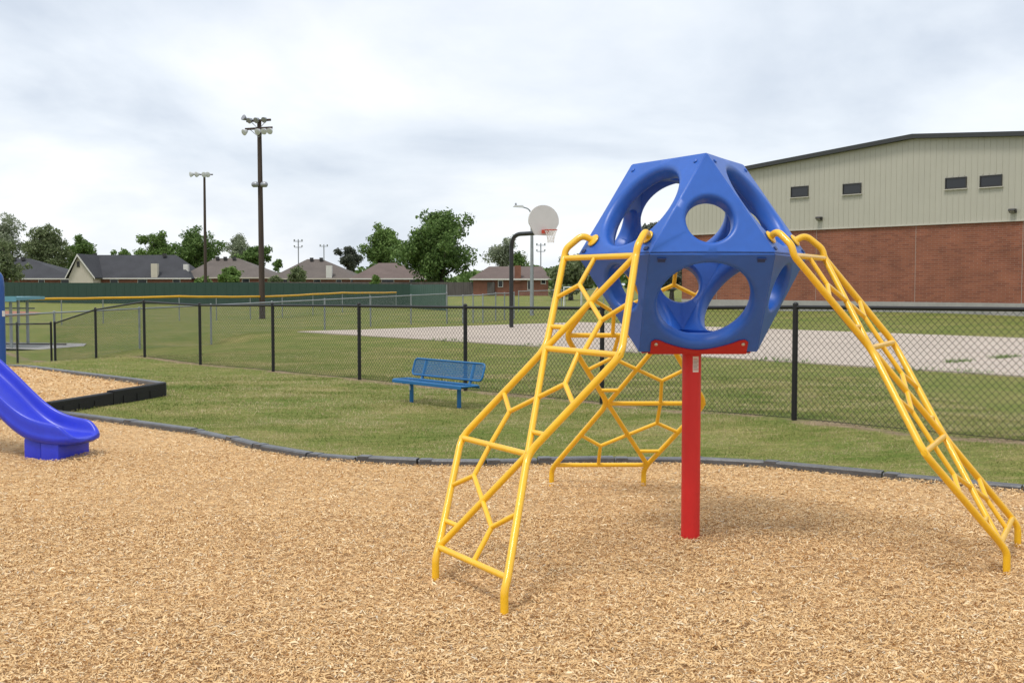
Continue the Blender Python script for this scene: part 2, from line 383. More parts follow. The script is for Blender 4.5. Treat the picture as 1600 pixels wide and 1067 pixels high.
# wood chip beds (flat sheets, the loose chips lie on them)
main_poly = [(b.x, b.y) for b in BORDER] + [(9, 5), (9, -6), (-14, -6), (-14, 13.1), (BORDER[0].x - .4, 13.1)]
BEDZ = -.02
def sheet(name, poly, zf, m):
    me = bpy.data.meshes.new(name); bm = bmesh.new()
    f = bm.faces.new([bm.verts.new((p[0], p[1], zf(p[0], p[1]))) for p in poly]); bmesh.ops.triangulate(bm, faces=[f])
    bmesh.ops.recalc_face_normals(bm, faces=bm.faces); bm.to_mesh(me); bm.free()
    if me.polygons[0].normal.z < 0: me.flip_normals()
    o = link(name, me, m); o['kind'] = 'structure'; return o
sheet('wood_chip_bed', main_poly, lambda x, y: BEDZ, 'chip_bed')
CORNER = Vector((-4.82, 15.1, 0)); NEARL = Vector((-5.42, 12.75, 0))
FAR = [G(208, 591.5, .15), G(110, 580, .15), G(45, 571.5, .15), G(14, 570.5, .15)]
FAREND = FAR[-1] + Vector((-2.2, -.1, 0))
raised_poly = [(CORNER.x, CORNER.y), (NEARL.x, NEARL.y), (-5.9, 12.05), (-9, 11.9), (-14, 12), (FAREND.x - 2, FAREND.y)] + [(FAREND.x, FAREND.y)] + [(p.x, p.y) for p in FAR[::-1]]
rz = lambda x, y: .036 + .014 * (y - 12)
sheet('raised_chip_bed', raised_poly, rz, 'chip_bed')

# ------------------------------------------------------------------ basketball court: slabs with open joints
court = bpy.data.objects.new('basketball_court', None); col.objects.link(court); court['kind'] = 'structure'
CL, CWD = 44.0, 13.7; nu, nv = 8, 2
for i in range(nu):
    for j in range(nv):
        mb = MB(); g = .008
        u0, u1, v0, v1 = i * CL / nu + g, (i + 1) * CL / nu - g, j * CWD / nv + g, (j + 1) * CWD / nv - g
        K = 6; top = []; 
        for a in range(K + 1):
            for b in range(K + 1):
                q = COURT0 + U * (u0 + (u1 - u0) * a / K) + V * (v0 + (v1 - v0) * b / K); top.append((q.x, q.y, tz(q.x, q.y) + .03))
        fs = [(a * (K + 1) + b, (a + 1) * (K + 1) + b, (a + 1) * (K + 1) + b + 1, a * (K + 1) + b + 1) for a in range(K) for b in range(K)]
        mb.add(top, fs)
        ring = [a * (K + 1) for a in range(K + 1)] + [K * (K + 1) + b for b in range(1, K + 1)] + [a * (K + 1) + K for a in range(K - 1, -1, -1)] + [b for b in range(K - 1, 0, -1)]
        low = len(mb.v); mb.v += [(top[r][0], top[r][1], top[r][2] - .12) for r in ring]
        mb.f += [(ring[k], ring[(k + 1) % len(ring)], low + (k + 1) % len(ring), low + k) for k in range(len(ring))]
        mb.build('slab', 'concrete', court)
court_poly = [tuple((COURT0 + U * a + V * b)[:2]) for a, b in ((0, 0), (CL, 0), (CL, CWD), (0, CWD))]
# narrow walk behind the court and infield dirt, shelter pad
def strip(name, pts, m, dz=.02):
    mb = MB(); mb.add([(p.x, p.y, tz(p.x, p.y) + dz) for p in pts], [tuple(range(len(pts)))]); o = mb.build(name, m); o['kind'] = 'structure'
    if o.data.polygons[0].normal.z < 0: o.data.flip_normals()
    return o
cl = P(20, 501, 62); 
strip('infield_dirt', [Vector((cl.x + 4.5 * math.cos(a) * 1.0, 62 + 5 * math.sin(a), 0)) for a in np.linspace(0, 2 * math.pi, 28)[:-1]] if False else [Vector((-36 + 7.2 * math.cos(a), 66 + 7 * math.sin(a), 0)) for a in np.linspace(0, 2 * math.pi, 32)[:-1]], 'clay', .03)
strip('shelter_pad', [Vector((-19.8, 35.2, 0)), Vector((-15.2, 35.2, 0)), Vector((-14.2, 36.3, 0)), Vector((-14.6, 37.6, 0)), Vector((-19.8, 37.6, 0))], 'concrete_gray', .035)

# ------------------------------------------------------------------ loose wood chips and grass
def chips(n, xs, ys, zs, smin, smax, name, parent=None):
    k = len(xs); L = rng.uniform(smin, smax, k) * rng.choice([.7, 1, 1, 1.35], k); Wd = L * rng.uniform(.09, .24, k)
    yaw = rng.uniform(0, 2 * np.pi, k); pit = rng.normal(0, .12, k); rol = rng.normal(0, .32, k)
    cx, sx = np.cos(yaw), np.sin(yaw)
    ax = np.stack([cx * np.cos(pit), sx * np.cos(pit), np.sin(pit)], -1)
    ay = np.stack([-sx * np.cos(rol), cx * np.cos(rol), np.sin(rol)], -1)
    az = np.cross(ax, ay); c = np.stack([xs, ys, zs + np.abs(np.sin(pit)) * L * .5], -1)
    curl = rng.normal(0, .10, k) * L; thick = Wd * .35
    def vert(a, b, h): return c + ax * (a * L)[:, None] + ay * (b * Wd)[:, None] + az * h[:, None]
    z0 = np.zeros(k); tap = rng.uniform(.3, 1, k)
    vs = np.stack([vert(-.5 + z0, -.5 * tap, -curl), vert(-.5 + z0, .5 * tap, -curl), vert(z0, -.5 + z0, curl + thick * 0), vert(z0, .5 + z0, curl - thick), vert(.5 + z0, -.5 * tap, -curl), vert(.5 + z0, .5 * tap, -curl)], 1).reshape(-1, 3)
    b = (np.arange(k) * 6)[:, None]
    fs = np.concatenate([b + np.array([[0, 2, 3, 1]]), b + np.array([[2, 4, 5, 3]])], 1).reshape(-1, 4)
    return fast_mesh(name, vs, fs, 'chips', 'stuff', parent)
allx, ally, alls = [], [], []
for (y0, y1, dens) in ((2.9, 5.0, 11500), (5.0, 7.2, 8000), (7.2, 10.0, 4400), (10.0, 13.2, 1800)):
    xl, xr = -.48 * y1 - .7, .48 * y1 + .7
    k = int((xr - xl) * (y1 - y0) * dens); xs = rng.uniform(xl, xr, k); ys = rng.uniform(y0, y1, k); ok = inside(xs, ys, main_poly)
    allx.append(xs[ok]); ally.append(ys[ok])
xs = np.concatenate(allx); ys = np.concatenate(ally)
bumps = .018 * np.sin(xs * 2.1 + 1.3 * np.sin(ys * 1.1)) * np.sin(ys * 1.7 + .8 * np.sin(xs * 1.6)) + .006 * np.sin(xs * 9 + ys * 5) 
o = chips(0, xs, ys, BEDZ + .010 + np.maximum(bumps, -.006) + rng.uniform(0, .011, len(xs)), .014, .034, 'loose_wood_chips')
tag(o, 'tan shredded wood chips covering the playground floor', 'wood chips')
k = 26000; xs = rng.uniform(-10.5, -4.6, k); ys = rng.uniform(11.6, 19, k); ok = inside(xs, ys, raised_poly); xs, ys = xs[ok], ys[ok]
o = chips(0, xs, ys, rz(xs, ys) + rng.uniform(.004, .024, len(xs)), .035, .06, 'raised_bed_chips')
tag(o, 'tan wood chips filling the raised bed behind black edging', 'wood chips')

def blades(xs, ys, h0, h1, w, name, label):
    k = len(xs); z = T(xs, ys); h = rng.uniform(h0, h1, k); yaw = rng.uniform(0, 2 * np.pi, k); wd = w * rng.uniform(.6, 1.3, k)
    lean = rng.uniform(.3, 1.5, k) * h; la = rng.uniform(0, 2 * np.pi, k)
    dx, dy = np.cos(yaw) * wd, np.sin(yaw) * wd
    a = np.stack([xs - dx, ys - dy, z - .003], -1); b = np.stack([xs + dx, ys + dy, z - .003], -1)
    c = np.stack([xs + np.cos(la) * lean, ys + np.sin(la) * lean, z + h], -1)
    vs = np.stack([a, b, c], 1).reshape(-1, 3)
    o = fast_mesh(name, vs, np.arange(3 * k).reshape(-1, 3), 'blades' if 'weeds' not in name else 'leaf_bright', 'stuff'); return tag(o, label, 'grass')
def patch(xs, ys):      # patchy thickness of the turf, in clumps
    return .5 + .5 * np.sin(xs * 2.3 + 2 * np.sin(ys * .9)) * np.sin(ys * 2.9 + 1.7 * np.sin(xs * 1.3))
lx, ly = [], []
fence_y = lambda x: 11.8 - 1.13 * (x - 3.05)
for (x0, x1, y0, y1, dens) in ((-7.5, 7, 7.2, 13, 2300), (-9, 6, 13, 19, 1100), (-11, 9, 19, 28, 330)):
    k = int((x1 - x0) * (y1 - y0) * dens); xs = rng.uniform(x0, x1, k); ys = rng.uniform(y0, y1, k)
    ok = ~inside(xs, ys, main_poly) & ~inside(xs, ys, raised_poly) & ~inside(xs, ys, court_poly) & (rng.uniform(0, 1, k) < .45 + .55 * patch(xs, ys)) & (np.abs(xs) < .5 * ys + 1) & (rng.uniform(0, 1, k) < np.clip(np.abs(xs * .749 + ys * .663 - 10.12) / .3, .25, 1))
    lx.append(xs[ok]); ly.append(ys[ok])
blades(np.concatenate(lx[:1]), np.concatenate(ly[:1]), .010, .028, .0028, 'short_grass', 'short patchy green and straw grass beside the chip border')
blades(np.concatenate(lx[1:]), np.concatenate(ly[1:]), .012, .032, .0045, 'lawn_grass', 'mown patchy lawn grass along the black chain link fence')
# weeds in the court joint and at its edge
wx, wy = [], []
for t_ in rng.uniform(2, 13.6, 260):
    c = COURT0 + U * (4 * CL / 8 + rng.normal(0, .05)) + V * t_
    if math.sin(t_ * 3.1) > -.2:
        for _ in range(5): wx.append(c.x + rng.normal(0, .06)); wy.append(c.y + rng.normal(0, .06))
for t_ in np.concatenate([rng.uniform(6, 30, 300)]):
    c = COURT0 + U * t_ + V * abs(rng.normal(0, .12))
    if math.sin(t_ * 1.7) > .3:
        for _ in range(4): wx.append(c.x + rng.normal(0, .08)); wy.append(c.y + rng.normal(0, .08))
blades(np.array(wx), np.array(wy), .06, .13, .012, 'court_weeds', 'green weeds sprouting from the joint and edge of the concrete court')

# ------------------------------------------------------------------ chip bed edging
def timber(a, b, top, h, w, m, parent, name='border_timber'):
    a, b = Vector(a), Vector(b); d = (b - a); L = d.length; d.normalize(); s = Vector((-d.y, d.x, 0)) if abs(d.z) < .99 else Vector((1, 0, 0)); s.normalize()
    mb = MB(); prof = [(-w, -h), (-w, -.012), (-w + .012, 0), (w - .012, 0), (w, -.012), (w, -h)]
    A = [Vector((a.x, a.y, top)) + s * p + Vector((0, 0, q)) for p, q in prof]
    dd = Vector((b.x - a.x, b.y - a.y, 0)) - Vector((d.x, d.y, 0)) * .012
    mb.prism(A, dd)
    # raised stake sleeve at one end and ribs on the chip side
    if name == 'border_timber' and h < .2: mb.box(Vector((a.x, a.y, top - .006)) + d * .06, (.05, w + .002, .009), (d, s, Vector((0, 0, 1))))
    for k in range(3):
        c = Vector((a.x, a.y, top - h * .55)) + d * (L * (.25 + .25 * k))
        mb.box(c, (L * .08, w + .008, h * .22), (d, s, Vector((0, 0, 1))))
    o = mb.build(name, m, parent); return o
edge = thing('chip_border', (BORDER[7].x, BORDER[7].y, 0), 'low dark grey plastic edging curving between the wood chips and the lawn', 'edging')
dense = [BORDER[0]]
for i in range(len(BORDER) - 1):
    a, b = BORDER[i], BORDER[i + 1]; n = max(1, round((b - a).length / 1.2))
    for k in range(n): dense.append(a + (b - a) * (k + 1) / n)
for i in range(len(dense) - 1): timber(dense[i], dense[i + 1], .032 + .006 * math.sin(i * 2.3), .15, .050, 'border_plastic', edge)
redge = thing('raised_bed_edging', (CORNER.x, CORNER.y, -.03), 'tall black plastic edging round the raised chip bed by the slide', 'edging')
seq = [(NEARL, .150), (NEARL.lerp(CORNER, .52), .150)]
timber(NEARL, NEARL.lerp(CORNER, .5), .135, .20, .05, 'black_border', redge); timber(NEARL.lerp(CORNER, .5), CORNER, .155, .24, .05, 'black_border', redge)
pts = [Vector((p.x, p.y, 0)) for p in [CORNER] + FAR + [FAREND]]
for a, b in zip(pts[:-1], pts[1:]):
    n = max(1, round((b - a).length / 1.3))
    for k in range(n): timber(a + (b - a) * (k / n), a + (b - a) * ((k + 1) / n), .158, .22, .05, 'border_plastic', redge)

# ------------------------------------------------------------------ the climbing dome
DC = Vector((1.070, 6.5155, 1.670)); EDGE = .682; YAW = 4.7287
dome = thing('climbing_dome', (DC.x, DC.y, 0), 'blue faceted climbing dome with round holes on a red post and three yellow ladders', 'climbing frame')
eq = [DC + Vector((math.cos(YAW + R(-30 + 60 * k)), math.sin(YAW + R(-30 + 60 * k)), 0)) * EDGE for k in range(6)]
hh, rr = EDGE * math.sqrt(2 / 3), EDGE / math.sqrt(3)
top = [DC + Vector((rr * math.cos(YAW + R(120 * k)), rr * math.sin(YAW + R(120 * k)), hh)) for k in range(3)]
bot = [DC + Vector((rr * math.cos(YAW + R(180 + 120 * k)), rr * math.sin(YAW + R(180 + 120 * k)), -hh)) for k in range(3)]
def panel(poly, hr, name, lift=0.0, fil=.045):
    poly = [Vector(p) for p in poly]; c = sum(poly, Vector()) / len(poly); n = (poly[1] - poly[0]).cross(poly[2] - poly[1]).normalized()
    if n.dot(c - DC) < 0: poly = poly[::-1]; n = -n
    a = (poly[0] - c).normalized(); b = n.cross(a)
    gap = 1 - .0018 / EDGE
    ang = sorted(set([round(2 * math.pi * k / 72, 6) for k in range(72)] + [round(math.atan2((p - c).dot(b), (p - c).dot(a)) % (2 * math.pi), 6) for p in poly]))
    ang = [t for i, t in enumerate(ang) if i == 0 or t - ang[i - 1] > 1e-4]
    def edge_at(t):
        d = a * math.cos(t) + b * math.sin(t); best = 1e9
        for i in range(len(poly)):
            p, q = poly[i], poly[(i + 1) % len(poly)]; en = (q - p).cross(n).normalized(); den = d.dot(en)
            if den > 1e-6: best = min(best, (p - c).dot(en) / den)
        return best
    k_in = .80; ci = DC + (c - DC) * k_in; dep = (c - ci).length; m = len(ang); vs = []; rows = []
    def ring(fn): rows.append([len(vs) + i for i in range(m)]); vs.extend(fn(t) for t in ang)
    dirv = lambda t: a * math.cos(t) + b * math.sin(t)
    bv = .006
    ring(lambda t: c + dirv(t) * (edge_at(t) * gap) - n * bv)
    ring(lambda t: c + dirv(t) * (edge_at(t) * gap - bv * 1.2))
    ring(lambda t: c + dirv(t) * min(hr + fil + .004, edge_at(t) * .985))
    for s in range(0, 6):
        q = math.pi / 2 * s / 5
        ring(lambda t, q=q: c + dirv(t) * (hr + fil * (1 - math.sin(q))) - n * (fil * (1 - math.cos(q)) * 1.1))
    ring(lambda t: c + dirv(t) * (hr - .004) - n * (dep * .62))
    ring(lambda t: c + dirv(t) * (hr + .000) - n * (dep * .86))
    ring(lambda t: c + dirv(t) * min(hr + .012, edge_at(t) * k_in * .985) - n * (dep * .97))
    ring(lambda t: ci + dirv(t) * (edge_at(t) * k_in * gap))
    fs = []
    for r0, r1 in zip(rows, rows[1:] + rows[:1]):
        fs += [(r0[i], r0[(i + 1) % m], r1[(i + 1) % m], r1[i]) for i in range(m)]
    mb = MB(); mb.add([v + Vector((0, 0, lift)) for v in vs], fs); return mb.build(name, 'blue_plastic', dome, smooth=40), c, n
SQ, TR = .266, .130
faces = {}
for k in range(3):
    i0 = 2 * k                        # upper triangle over edge eq[2k]-eq[2k+1], apex top[k]
    faces['ut%d' % k] = panel([eq[i0], eq[i0 + 1], top[k]], TR, 'triangle_panel', .003, .026)
    faces['us%d' % k] = panel([eq[i0 + 1], eq[(i0 + 2) % 6], top[(k + 1) % 3], top[k]], SQ, 'square_panel', .003, .036)
    # lower: below edge eq[2k]-eq[2k+1] a square; bottom vertices at yaw+180+120j
    bl = min(bot, key=lambda p: (p - eq[i0]).length); br = min(bot, key=lambda p: (p - eq[i0 + 1]).length)
    faces['ls%d' % k] = panel([eq[i0], eq[i0 + 1], br, bl], SQ, 'square_panel', -.003, .036)
    ap = min(bot, key=lambda p: (p - eq[i0 + 1]).length + (p - eq[(i0 + 2) % 6]).length)
    faces['lt%d' % k] = panel([eq[i0 + 1], eq[(i0 + 2) % 6], ap], TR, 'triangle_panel', -.003, .026)
panel([top[0], top[1], top[2]], TR, 'top_panel', .003)
mb = MB(); mb.prism([DC + (b - DC) * .99 + Vector((0, 0, .004)) for b in bot], (0, 0, .05)); mb.build('floor_panel', 'blue_plastic', dome)
mb = MB(); mb.prism([DC + (Vector((p.x, p.y, DC.z)) - DC) * .965 + Vector((0, 0, -.012)) for p in eq][::-1], (0, 0, .0)) if False else None
# dark blue boxes standing in for shaded recessed slots under the seam, and bolts
Z = Vector((0, 0, 1))
for key in ('ls0', 'ls1', 'ls2'):
    obj, c, n = faces[key]; side = Z.cross(n).normalized(); up = n.cross(side)
    if up.z < 0: up = -up
    for s in (-1, 1):
        q = c + up * (EDGE / 2 - .045) + side * (s * (EDGE / 2 - .07)); mb = MB()
        mb.box(q + n * .001, (.020, .011, .004), (side, up, n)); mb.box(q + up * .012 + n * .004, (.024, .004, .007), (side, up, n)); sub('clip', mb, 'slot_shade_blue', obj)  # clip: proud box whose dark colour paints the shade of a recessed slot
    for s in (-1, 1):   # red bracket plate with its bolts below
        pass
    # red bracket following the rim of the big hole
    pl = []; w = .278; base = -EDGE / 2 - .004; hgt = .085
    nn_ = 14; arc = [(-w, base), (w, base), (w, base + hgt), (w - .02, base + hgt + .015), (w - .05, base + hgt + .010)]
    for k in range(1, nn_):
        t = (w - .05) * (1 - 2 * k / nn_); arc.append((t, base + .026 + (hgt - .018) * (abs(t) / (w - .05)) ** 1.7))
    arc += [(-w + .05, base + hgt + .010), (-w + .02, base + hgt + .015), (-w, base + hgt)]
    lowc = c - Z * .003
    mb = MB(); mb.prism([lowc + side * x + up * y + n * .0015 for x, y in arc], n * .009); br_ = mb.build('bracket', 'red_plate', dome)
    for s in (-1, 1):
        mb = MB(); mb.lathe([(.0105, 0), (.0105, .004), (.006, .008)], lowc + side * (s * (w - .028)) + up * (base + hgt - .012) + n * .0105, 12, n); sub('bolt', mb, 'zinc', br_)
for key in ('us0', 'us1', 'us2'):
    obj, c, n = faces[key]; side = Z.cross(n).normalized(); up = n.cross(side)
    if up.z < 0: up = -up
    for s in (-1, 1):
        mb = MB(); mb.lathe([(.013, 0), (.013, .003), (.008, .006)], c + up * (EDGE / 2 - .05) + side * (s * (EDGE / 2 - .055)) + n * .004, 12, n); sub('bolt', mb, 'blue_plastic', obj)
        mb = MB(); mb.box(c - up * (EDGE / 2 - .03) + side * (s * (EDGE / 2 - .045)) + n * .004, (.016, .009, .005), (side, up, n)); sub('clip', mb, 'slot_shade_blue', obj)  # clip: dark box again painting a recessed slot's shade, near the equator
for k, s in ((0, -1), (0, 1)):
    c = DC + Vector((s * .05, .30, -hh + .085)); mb = MB(); mb.lathe([(.010, 0), (.010, .004), (.005, .007)], c, 10, Vector((0, -1, .8))); mb.build('floor_bolt', 'zinc', dome)
zb = DC.z - hh
mb = MB(); tri = [DC + (b - DC) * .84 for b in bot]; mb.prism([Vector((p.x, p.y, zb - .014)) for p in tri], (0, 0, .012)); mb.build('mounting_plate', 'red_plate', dome)
PR = .0555
mb = MB(); mb.lathe([(PR, -.25), (PR, zb - .016)], (DC.x, DC.y, 0), 40); post = mb.build('post', 'red_post', dome, smooth=40)
def arc_patch(z0, z1, a0, a1, rad, m, name, parent, n=8):
    mb = MB(); vs = []; fs = []
    for k in range(n + 1):
        a = a0 + (a1 - a0) * k / n
        for z in (z0, z1):
            for r_ in (rad, rad + .0008): vs.append(Vector((DC.x + math.cos(a) * r_, DC.y + math.sin(a) * r_, z)))
    for k in range(n):
        i = k * 4; j = i + 4
        fs += [(i + 1, j + 1, j + 3, i + 3), (i, i + 2, j + 2, j), (i + 2, i + 3, j + 3, j + 2), (i, j, j + 1, i + 1)]
    fs += [(0, 1, 3, 2), (4 * n, 4 * n + 2, 4 * n + 3, 4 * n + 1)]
    mb.add(vs, fs); return sub(name, mb, m, parent)
fa = math.atan2(-DC.y, -DC.x)
arc_patch(.985, 1.078, fa + .12, fa + .78, PR + .0006, 'sticker', 'warning_label', post)
for k in range(9):
    arc_patch(1.060 - k * .0078, 1.063 - k * .0078, fa + .17, fa + (.74 if k % 3 else .6), PR + .0016, 'sticker_red' if k in (0, 8) else 'sticker_ink', 'label_line', post, 4)
arc_patch(.95, 1.078, fa - 1.62, fa - 1.45, PR + .0006, 'sticker', 'side_label', post, 3)

# yellow climbing ladders
JN = [(.535, 1.757), (.689, 1.655), (1.030, 1.153), (1.369, .646), (1.703, .145)]
JA = [-.255, -.338, -.004, -.348, .022]; JB = [.255, .352, .684, .357, .720]
for kk, az in enumerate((YAW - R(60), YAW + R(60), YAW + R(180))):
    n = Vector((math.cos(az), math.sin(az), 0)); t = Vector((-math.sin(az), math.cos(az), 0)); c0 = Vector((DC.x, DC.y, 0))
    W_ = lambda p: c0 + n * p[0] + t * p[1] + Z * p[2]
    def J(rail, j): return Vector((JN[j][0], (JA if rail == 'A' else JB)[j], JN[j][1]))
    lad = MB(); fn = Vector((.8165, 0, .5774))
    railobjs = []
    for rail in 'AB':
        f0 = J(rail, 0); path = [f0 + fn * -.01, f0 + fn * .062 + Vector((0, (J(rail, 1).y - f0.y) * .5, 0)), J(rail, 1) + Vector((-.012, 0, .055)), J(rail, 1)] + [J(rail, j) for j in (2, 3, 4)]
        ft = J(rail, 4); path += [ft + Vector((.03, .022, -.05)), Vector((ft.x + .032, ft.y + .024, -.2))]
        pth = [path[0]] + fillet(path, .07, 5)[1:]
        mb = MB(); mb.tube([W_(p) for p in pth], .0195, 14); ro = mb.build('side_rail', 'yellow_pipe', dome, smooth=50)
        wn = n * fn.x + Z * fn.z
        mb = MB(); mb.lathe([(.040, 0), (.040, .006), (.034, .010), (.024, .014)], W_(f0) + wn * .003, 20, wn); sub('flange', mb, 'yellow_pipe', ro, 40)
    for j in (1, 2, 3, 4):
        mb = MB(); mb.tube([W_(J('A', j)), W_(J('B', j))], .0165, 12); mb.build('rung', 'yellow_pipe', dome, smooth=50)
    for pnl in range(3):
        A0, B0, A1, B1 = J('A', pnl + 1), J('B', pnl + 1), J('A', pnl + 2), J('B', pnl + 2)
        def Q(u, w): return (A0 * (1 - u) + B0 * u) * (1 - w) + (A1 * (1 - u) + B1 * u) * w
        fl = pnl == 1
        q = (lambda u, w: Q(1 - u, w)) if fl else Q
        mb = MB(); mb.tube([W_(q(1, 0)), W_(q(0, 1))], .0175, 12); mb.build('diagonal', 'yellow_pipe', dome, smooth=50)
        a, b = (.31, .31), (.69, .68)
        segs = [(a, (.46, 0)), (a, (0, .46)), (a, b), (b, (1, .5)), (b, (.53 if not fl else .53, 1)), ((0, .77), (.23, .77))]
        if fl: segs = [((.33, .32), (.53, 0)), ((.33, .32), (0, .5)), ((.33, .32), (.69, .66)), ((.69, .66), (1, .49)), ((.69, .66), (.54, 1)), ((0, .8), (.2, .8))]
        for s0, s1 in segs:
            mb = MB(); mb.tube([W_(q(*s0)), W_(q(*s1))], .0135, 10); mb.build('strut', 'yellow_pipe', dome, smooth=50)

# ------------------------------------------------------------------ slide
sl_ax = Vector((.96, -.29, 0)).normalized(); sl_w = Vector((-sl_ax.y, sl_ax.x, 0)); EX = Vector((-3.885, 9.61, 0))
slide = thing('slide', (EX.x, EX.y, 0), 'glossy violet blue plastic slide with its curved exit resting on the chips', 'slide')
# height of the side-wall crest along the run (0 = where the walls start to drop at the exit)
pr_s = [-.17, -.15, -.12, -.08, -.04, 0, .11, .22, .33, .44, .557, .656, .78, .9, 1.2, 1.6, 2.1]
pr_c = [.165, .195, .222, .262, .288, .298, .308, .332, .372, .435, .525, .61, .71, .80, 1.02, 1.31, 1.66]
pr_b = [.150, .168, .172, .172, .172, .173, .178, .195, .232, .295, .385, .475, .575, .665, .885, 1.175, 1.525]
ss = np.concatenate([np.linspace(-.17, 0, 9)[:-1], np.linspace(0, 2.1, 46)])
zc_ = np.interp(ss, pr_s, pr_c); zb2 = np.interp(ss, pr_s, pr_b)
for arr in (zc_, zb2):
    for _ in range(4): arr[9:-1] = (arr[8:-2] + 2 * arr[9:-1] + arr[10:]) / 4
mb = MB(); secs = []
for s, zc, zb_ in zip(ss, zc_, zb2):
    k = min(1.0, (s + .17) / .13); k = math.sqrt(max(0, 1 - (1 - k) ** 2)); wo = .155 + .075 * k; h = zc - zb_; un = zb_ - .075 - .03 * min(1, max(0, s + .1) / .4)
    if s < -.12: un = zb_ - .02 - .055 * (s + .17) / .05
    hf = [(-wo + .02, un), (-wo - .004, zb_ - .02), (-wo - .006, zb_ + .01), (-wo + .004, zb_ + .022), (-wo + .002, zb_ + h * .8), (-wo + .012, zc - .004), (-wo + .028, zc), (-wo + .044, zc - .008), (-wo + .056, zb_ + h * .6), (-wo + .070, zb_ + h * .18), (-wo + .098, zb_ + .003), (0, zb_)]
    pr = hf + [(-x, y) for x, y in hf[-2::-1]]
    secs.append([EX - sl_ax * s + sl_w * x + Z * y for x, y in pr])
m_ = len(secs[0]); vs_ = [p for q in secs for p in q]
fs = [(i * m_ + k, i * m_ + (k + 1) % m_, (i + 1) * m_ + (k + 1) % m_, (i + 1) * m_ + k) for i in range(len(secs) - 1) for k in range(m_)] + [tuple(range(m_)), tuple(range((len(secs) - 1) * m_, len(secs) * m_))]
mb.add(vs_, fs); chute = mb.build('chute', 'slide_plastic', slide, smooth=60)
sub_ = chute.modifiers.new('soft', 'SUBSURF'); sub_.levels = 1; sub_.render_levels = 1
for s0, s1, w_ in ((-.03, .155, .205), (.165, .34, .19)):
    mb = MB(); mb.box(EX - sl_ax * ((s0 + s1) / 2) + Z * .02, ((s1 - s0) / 2, w_, .142), (sl_ax, sl_w, Z)); mb.build('foot', 'slide_plastic', slide, bevel=.014, smooth=40)
mb = MB(); mb.box(EX - sl_ax * .155 + Z * -.01, (.16, .175, .11), (sl_ax, sl_w, Z)); mb.build('foot_core', 'slide_plastic', slide)

# blue play-structure post at the slide
pb = P(-1, 575, 12.6); tb = thing('play_structure_post', (pb.x, 12.6, 0), 'dark blue round steel post with domed top behind the slide', 'post')
zt = P(0, 424, 12.6).z
mb = MB(); mb.lathe([(.074, -.2), (.074, zt - .17), (.070, zt - .11), (.060, zt - .05), (.036, zt - .014), (.012, zt)], (pb.x, 12.6, 0), 28); pp = mb.build('shaft', 'blue_post', tb, smooth=50)
c = Vector((pb.x, 12.6, 0)); va = math.atan2(-c.y, -c.x)
mb = MB(); mb.box(Vector((pb.x, 12.6, P(0, 490, 12.6).z)) + Vector((math.cos(va + .85), math.sin(va + .85), 0)) * .0755, (.002, .020, .032), (Vector((math.cos(va + .85), math.sin(va + .85), 0)), Vector((-math.sin(va + .85), math.cos(va + .85), 0)), Z)); mb.build('sticker', 'sticker', tb)

# ------------------------------------------------------------------ bench
BO = Vector((-.99, 14.05, 0)); BO.z = tz(BO.x, BO.y)
bench = thing('bench', BO, 'small blue perforated metal bench standing in front of the black fence', 'bench')
f_ = -V; L2 = .745
def bp(a, b, c): return BO + U * a + V * b + Z * c      # along, back, up
def slat_board(cx0, half_l, pts2, name):
    # frame tube round the board and a perforated sheet: strips both ways
    (b0, z0), (b1, z1) = pts2; rad = .055
    P2 = lambda a, w: bp(a, b0 + (b1 - b0) * w, z0 + (z1 - z0) * w)
    hgt = math.hypot(b1 - b0, z1 - z0); ra = .06
    loop = fillet([P2(0, 0), P2(-half_l, 0), P2(-half_l, 1), P2(half_l, 1), P2(half_l, 0), P2(0, 0)], ra, 5)
    mb = MB(); mb.tube(loop, .013, 8, caps=False); fr = mb.build(name, 'bench_blue', bench, smooth=60)
    mb = MB(); nrm = (P2(0, 1) - P2(0, 0)).normalized().cross(U).normalized(); up = (P2(0, 1) - P2(0, 0)).normalized()
    nh = int(half_l * 2 / .022); 
    for k in range(1, nh): mb.box(P2(-half_l + 2 * half_l * k / nh, .5), (.0042, hgt / 2 - .004, .0015), (U, up, nrm))
    mv = int(hgt / .022)
    for k in range(1, mv): mb.box(P2(0, k / mv) + nrm * .0032, (half_l - .004, .0042, .0015), (U, up, nrm))
    o = sub('perforated_sheet', mb, 'bench_blue', fr); o['kind'] = 'stuff'
slat_board(0, L2 * .98, ((.17, .345), (.235, .555)), 'backrest')
slat_board(0, L2, ((-.14, .292), (.125, .292)), 'seat')
mb = MB(); mb.box(bp(0, -.152, .276), (L2 - .02, .006, .020), (U, V, Z)); mb.box(bp(0, .137, .276), (L2 - .02, .006, .02), (U, V, Z)); mb.build('seat_skirt', 'bench_blue', bench, bevel=.004)
for s in (-1, 1):
    a = s * .50
    mb = MB(); mb.tube([bp(a, -.005, -.15), bp(a, -.005, .262)], .027, 14); lg = mb.build('leg', 'bench_blue', bench, smooth=50)
    mb = MB(); mb.box(bp(a, 0, .262), (.03, .135, .013), (U, V, Z)); sub('seat_bracket', mb, 'black_metal', lg)
    mb = MB(); mb.tube(fillet([bp(a, .05, .262), bp(a, .16, .268), bp(a, .248, .545)], .05, 4), .021, 8); sub('back_support', mb, 'bench_blue', lg, 50)
    if s < 0:
        mb = MB(); mb.box(bp(a, -.034, .19), (.012, .002, .028), (U, V, Z)); sub('label', mb, 'sticker', lg)

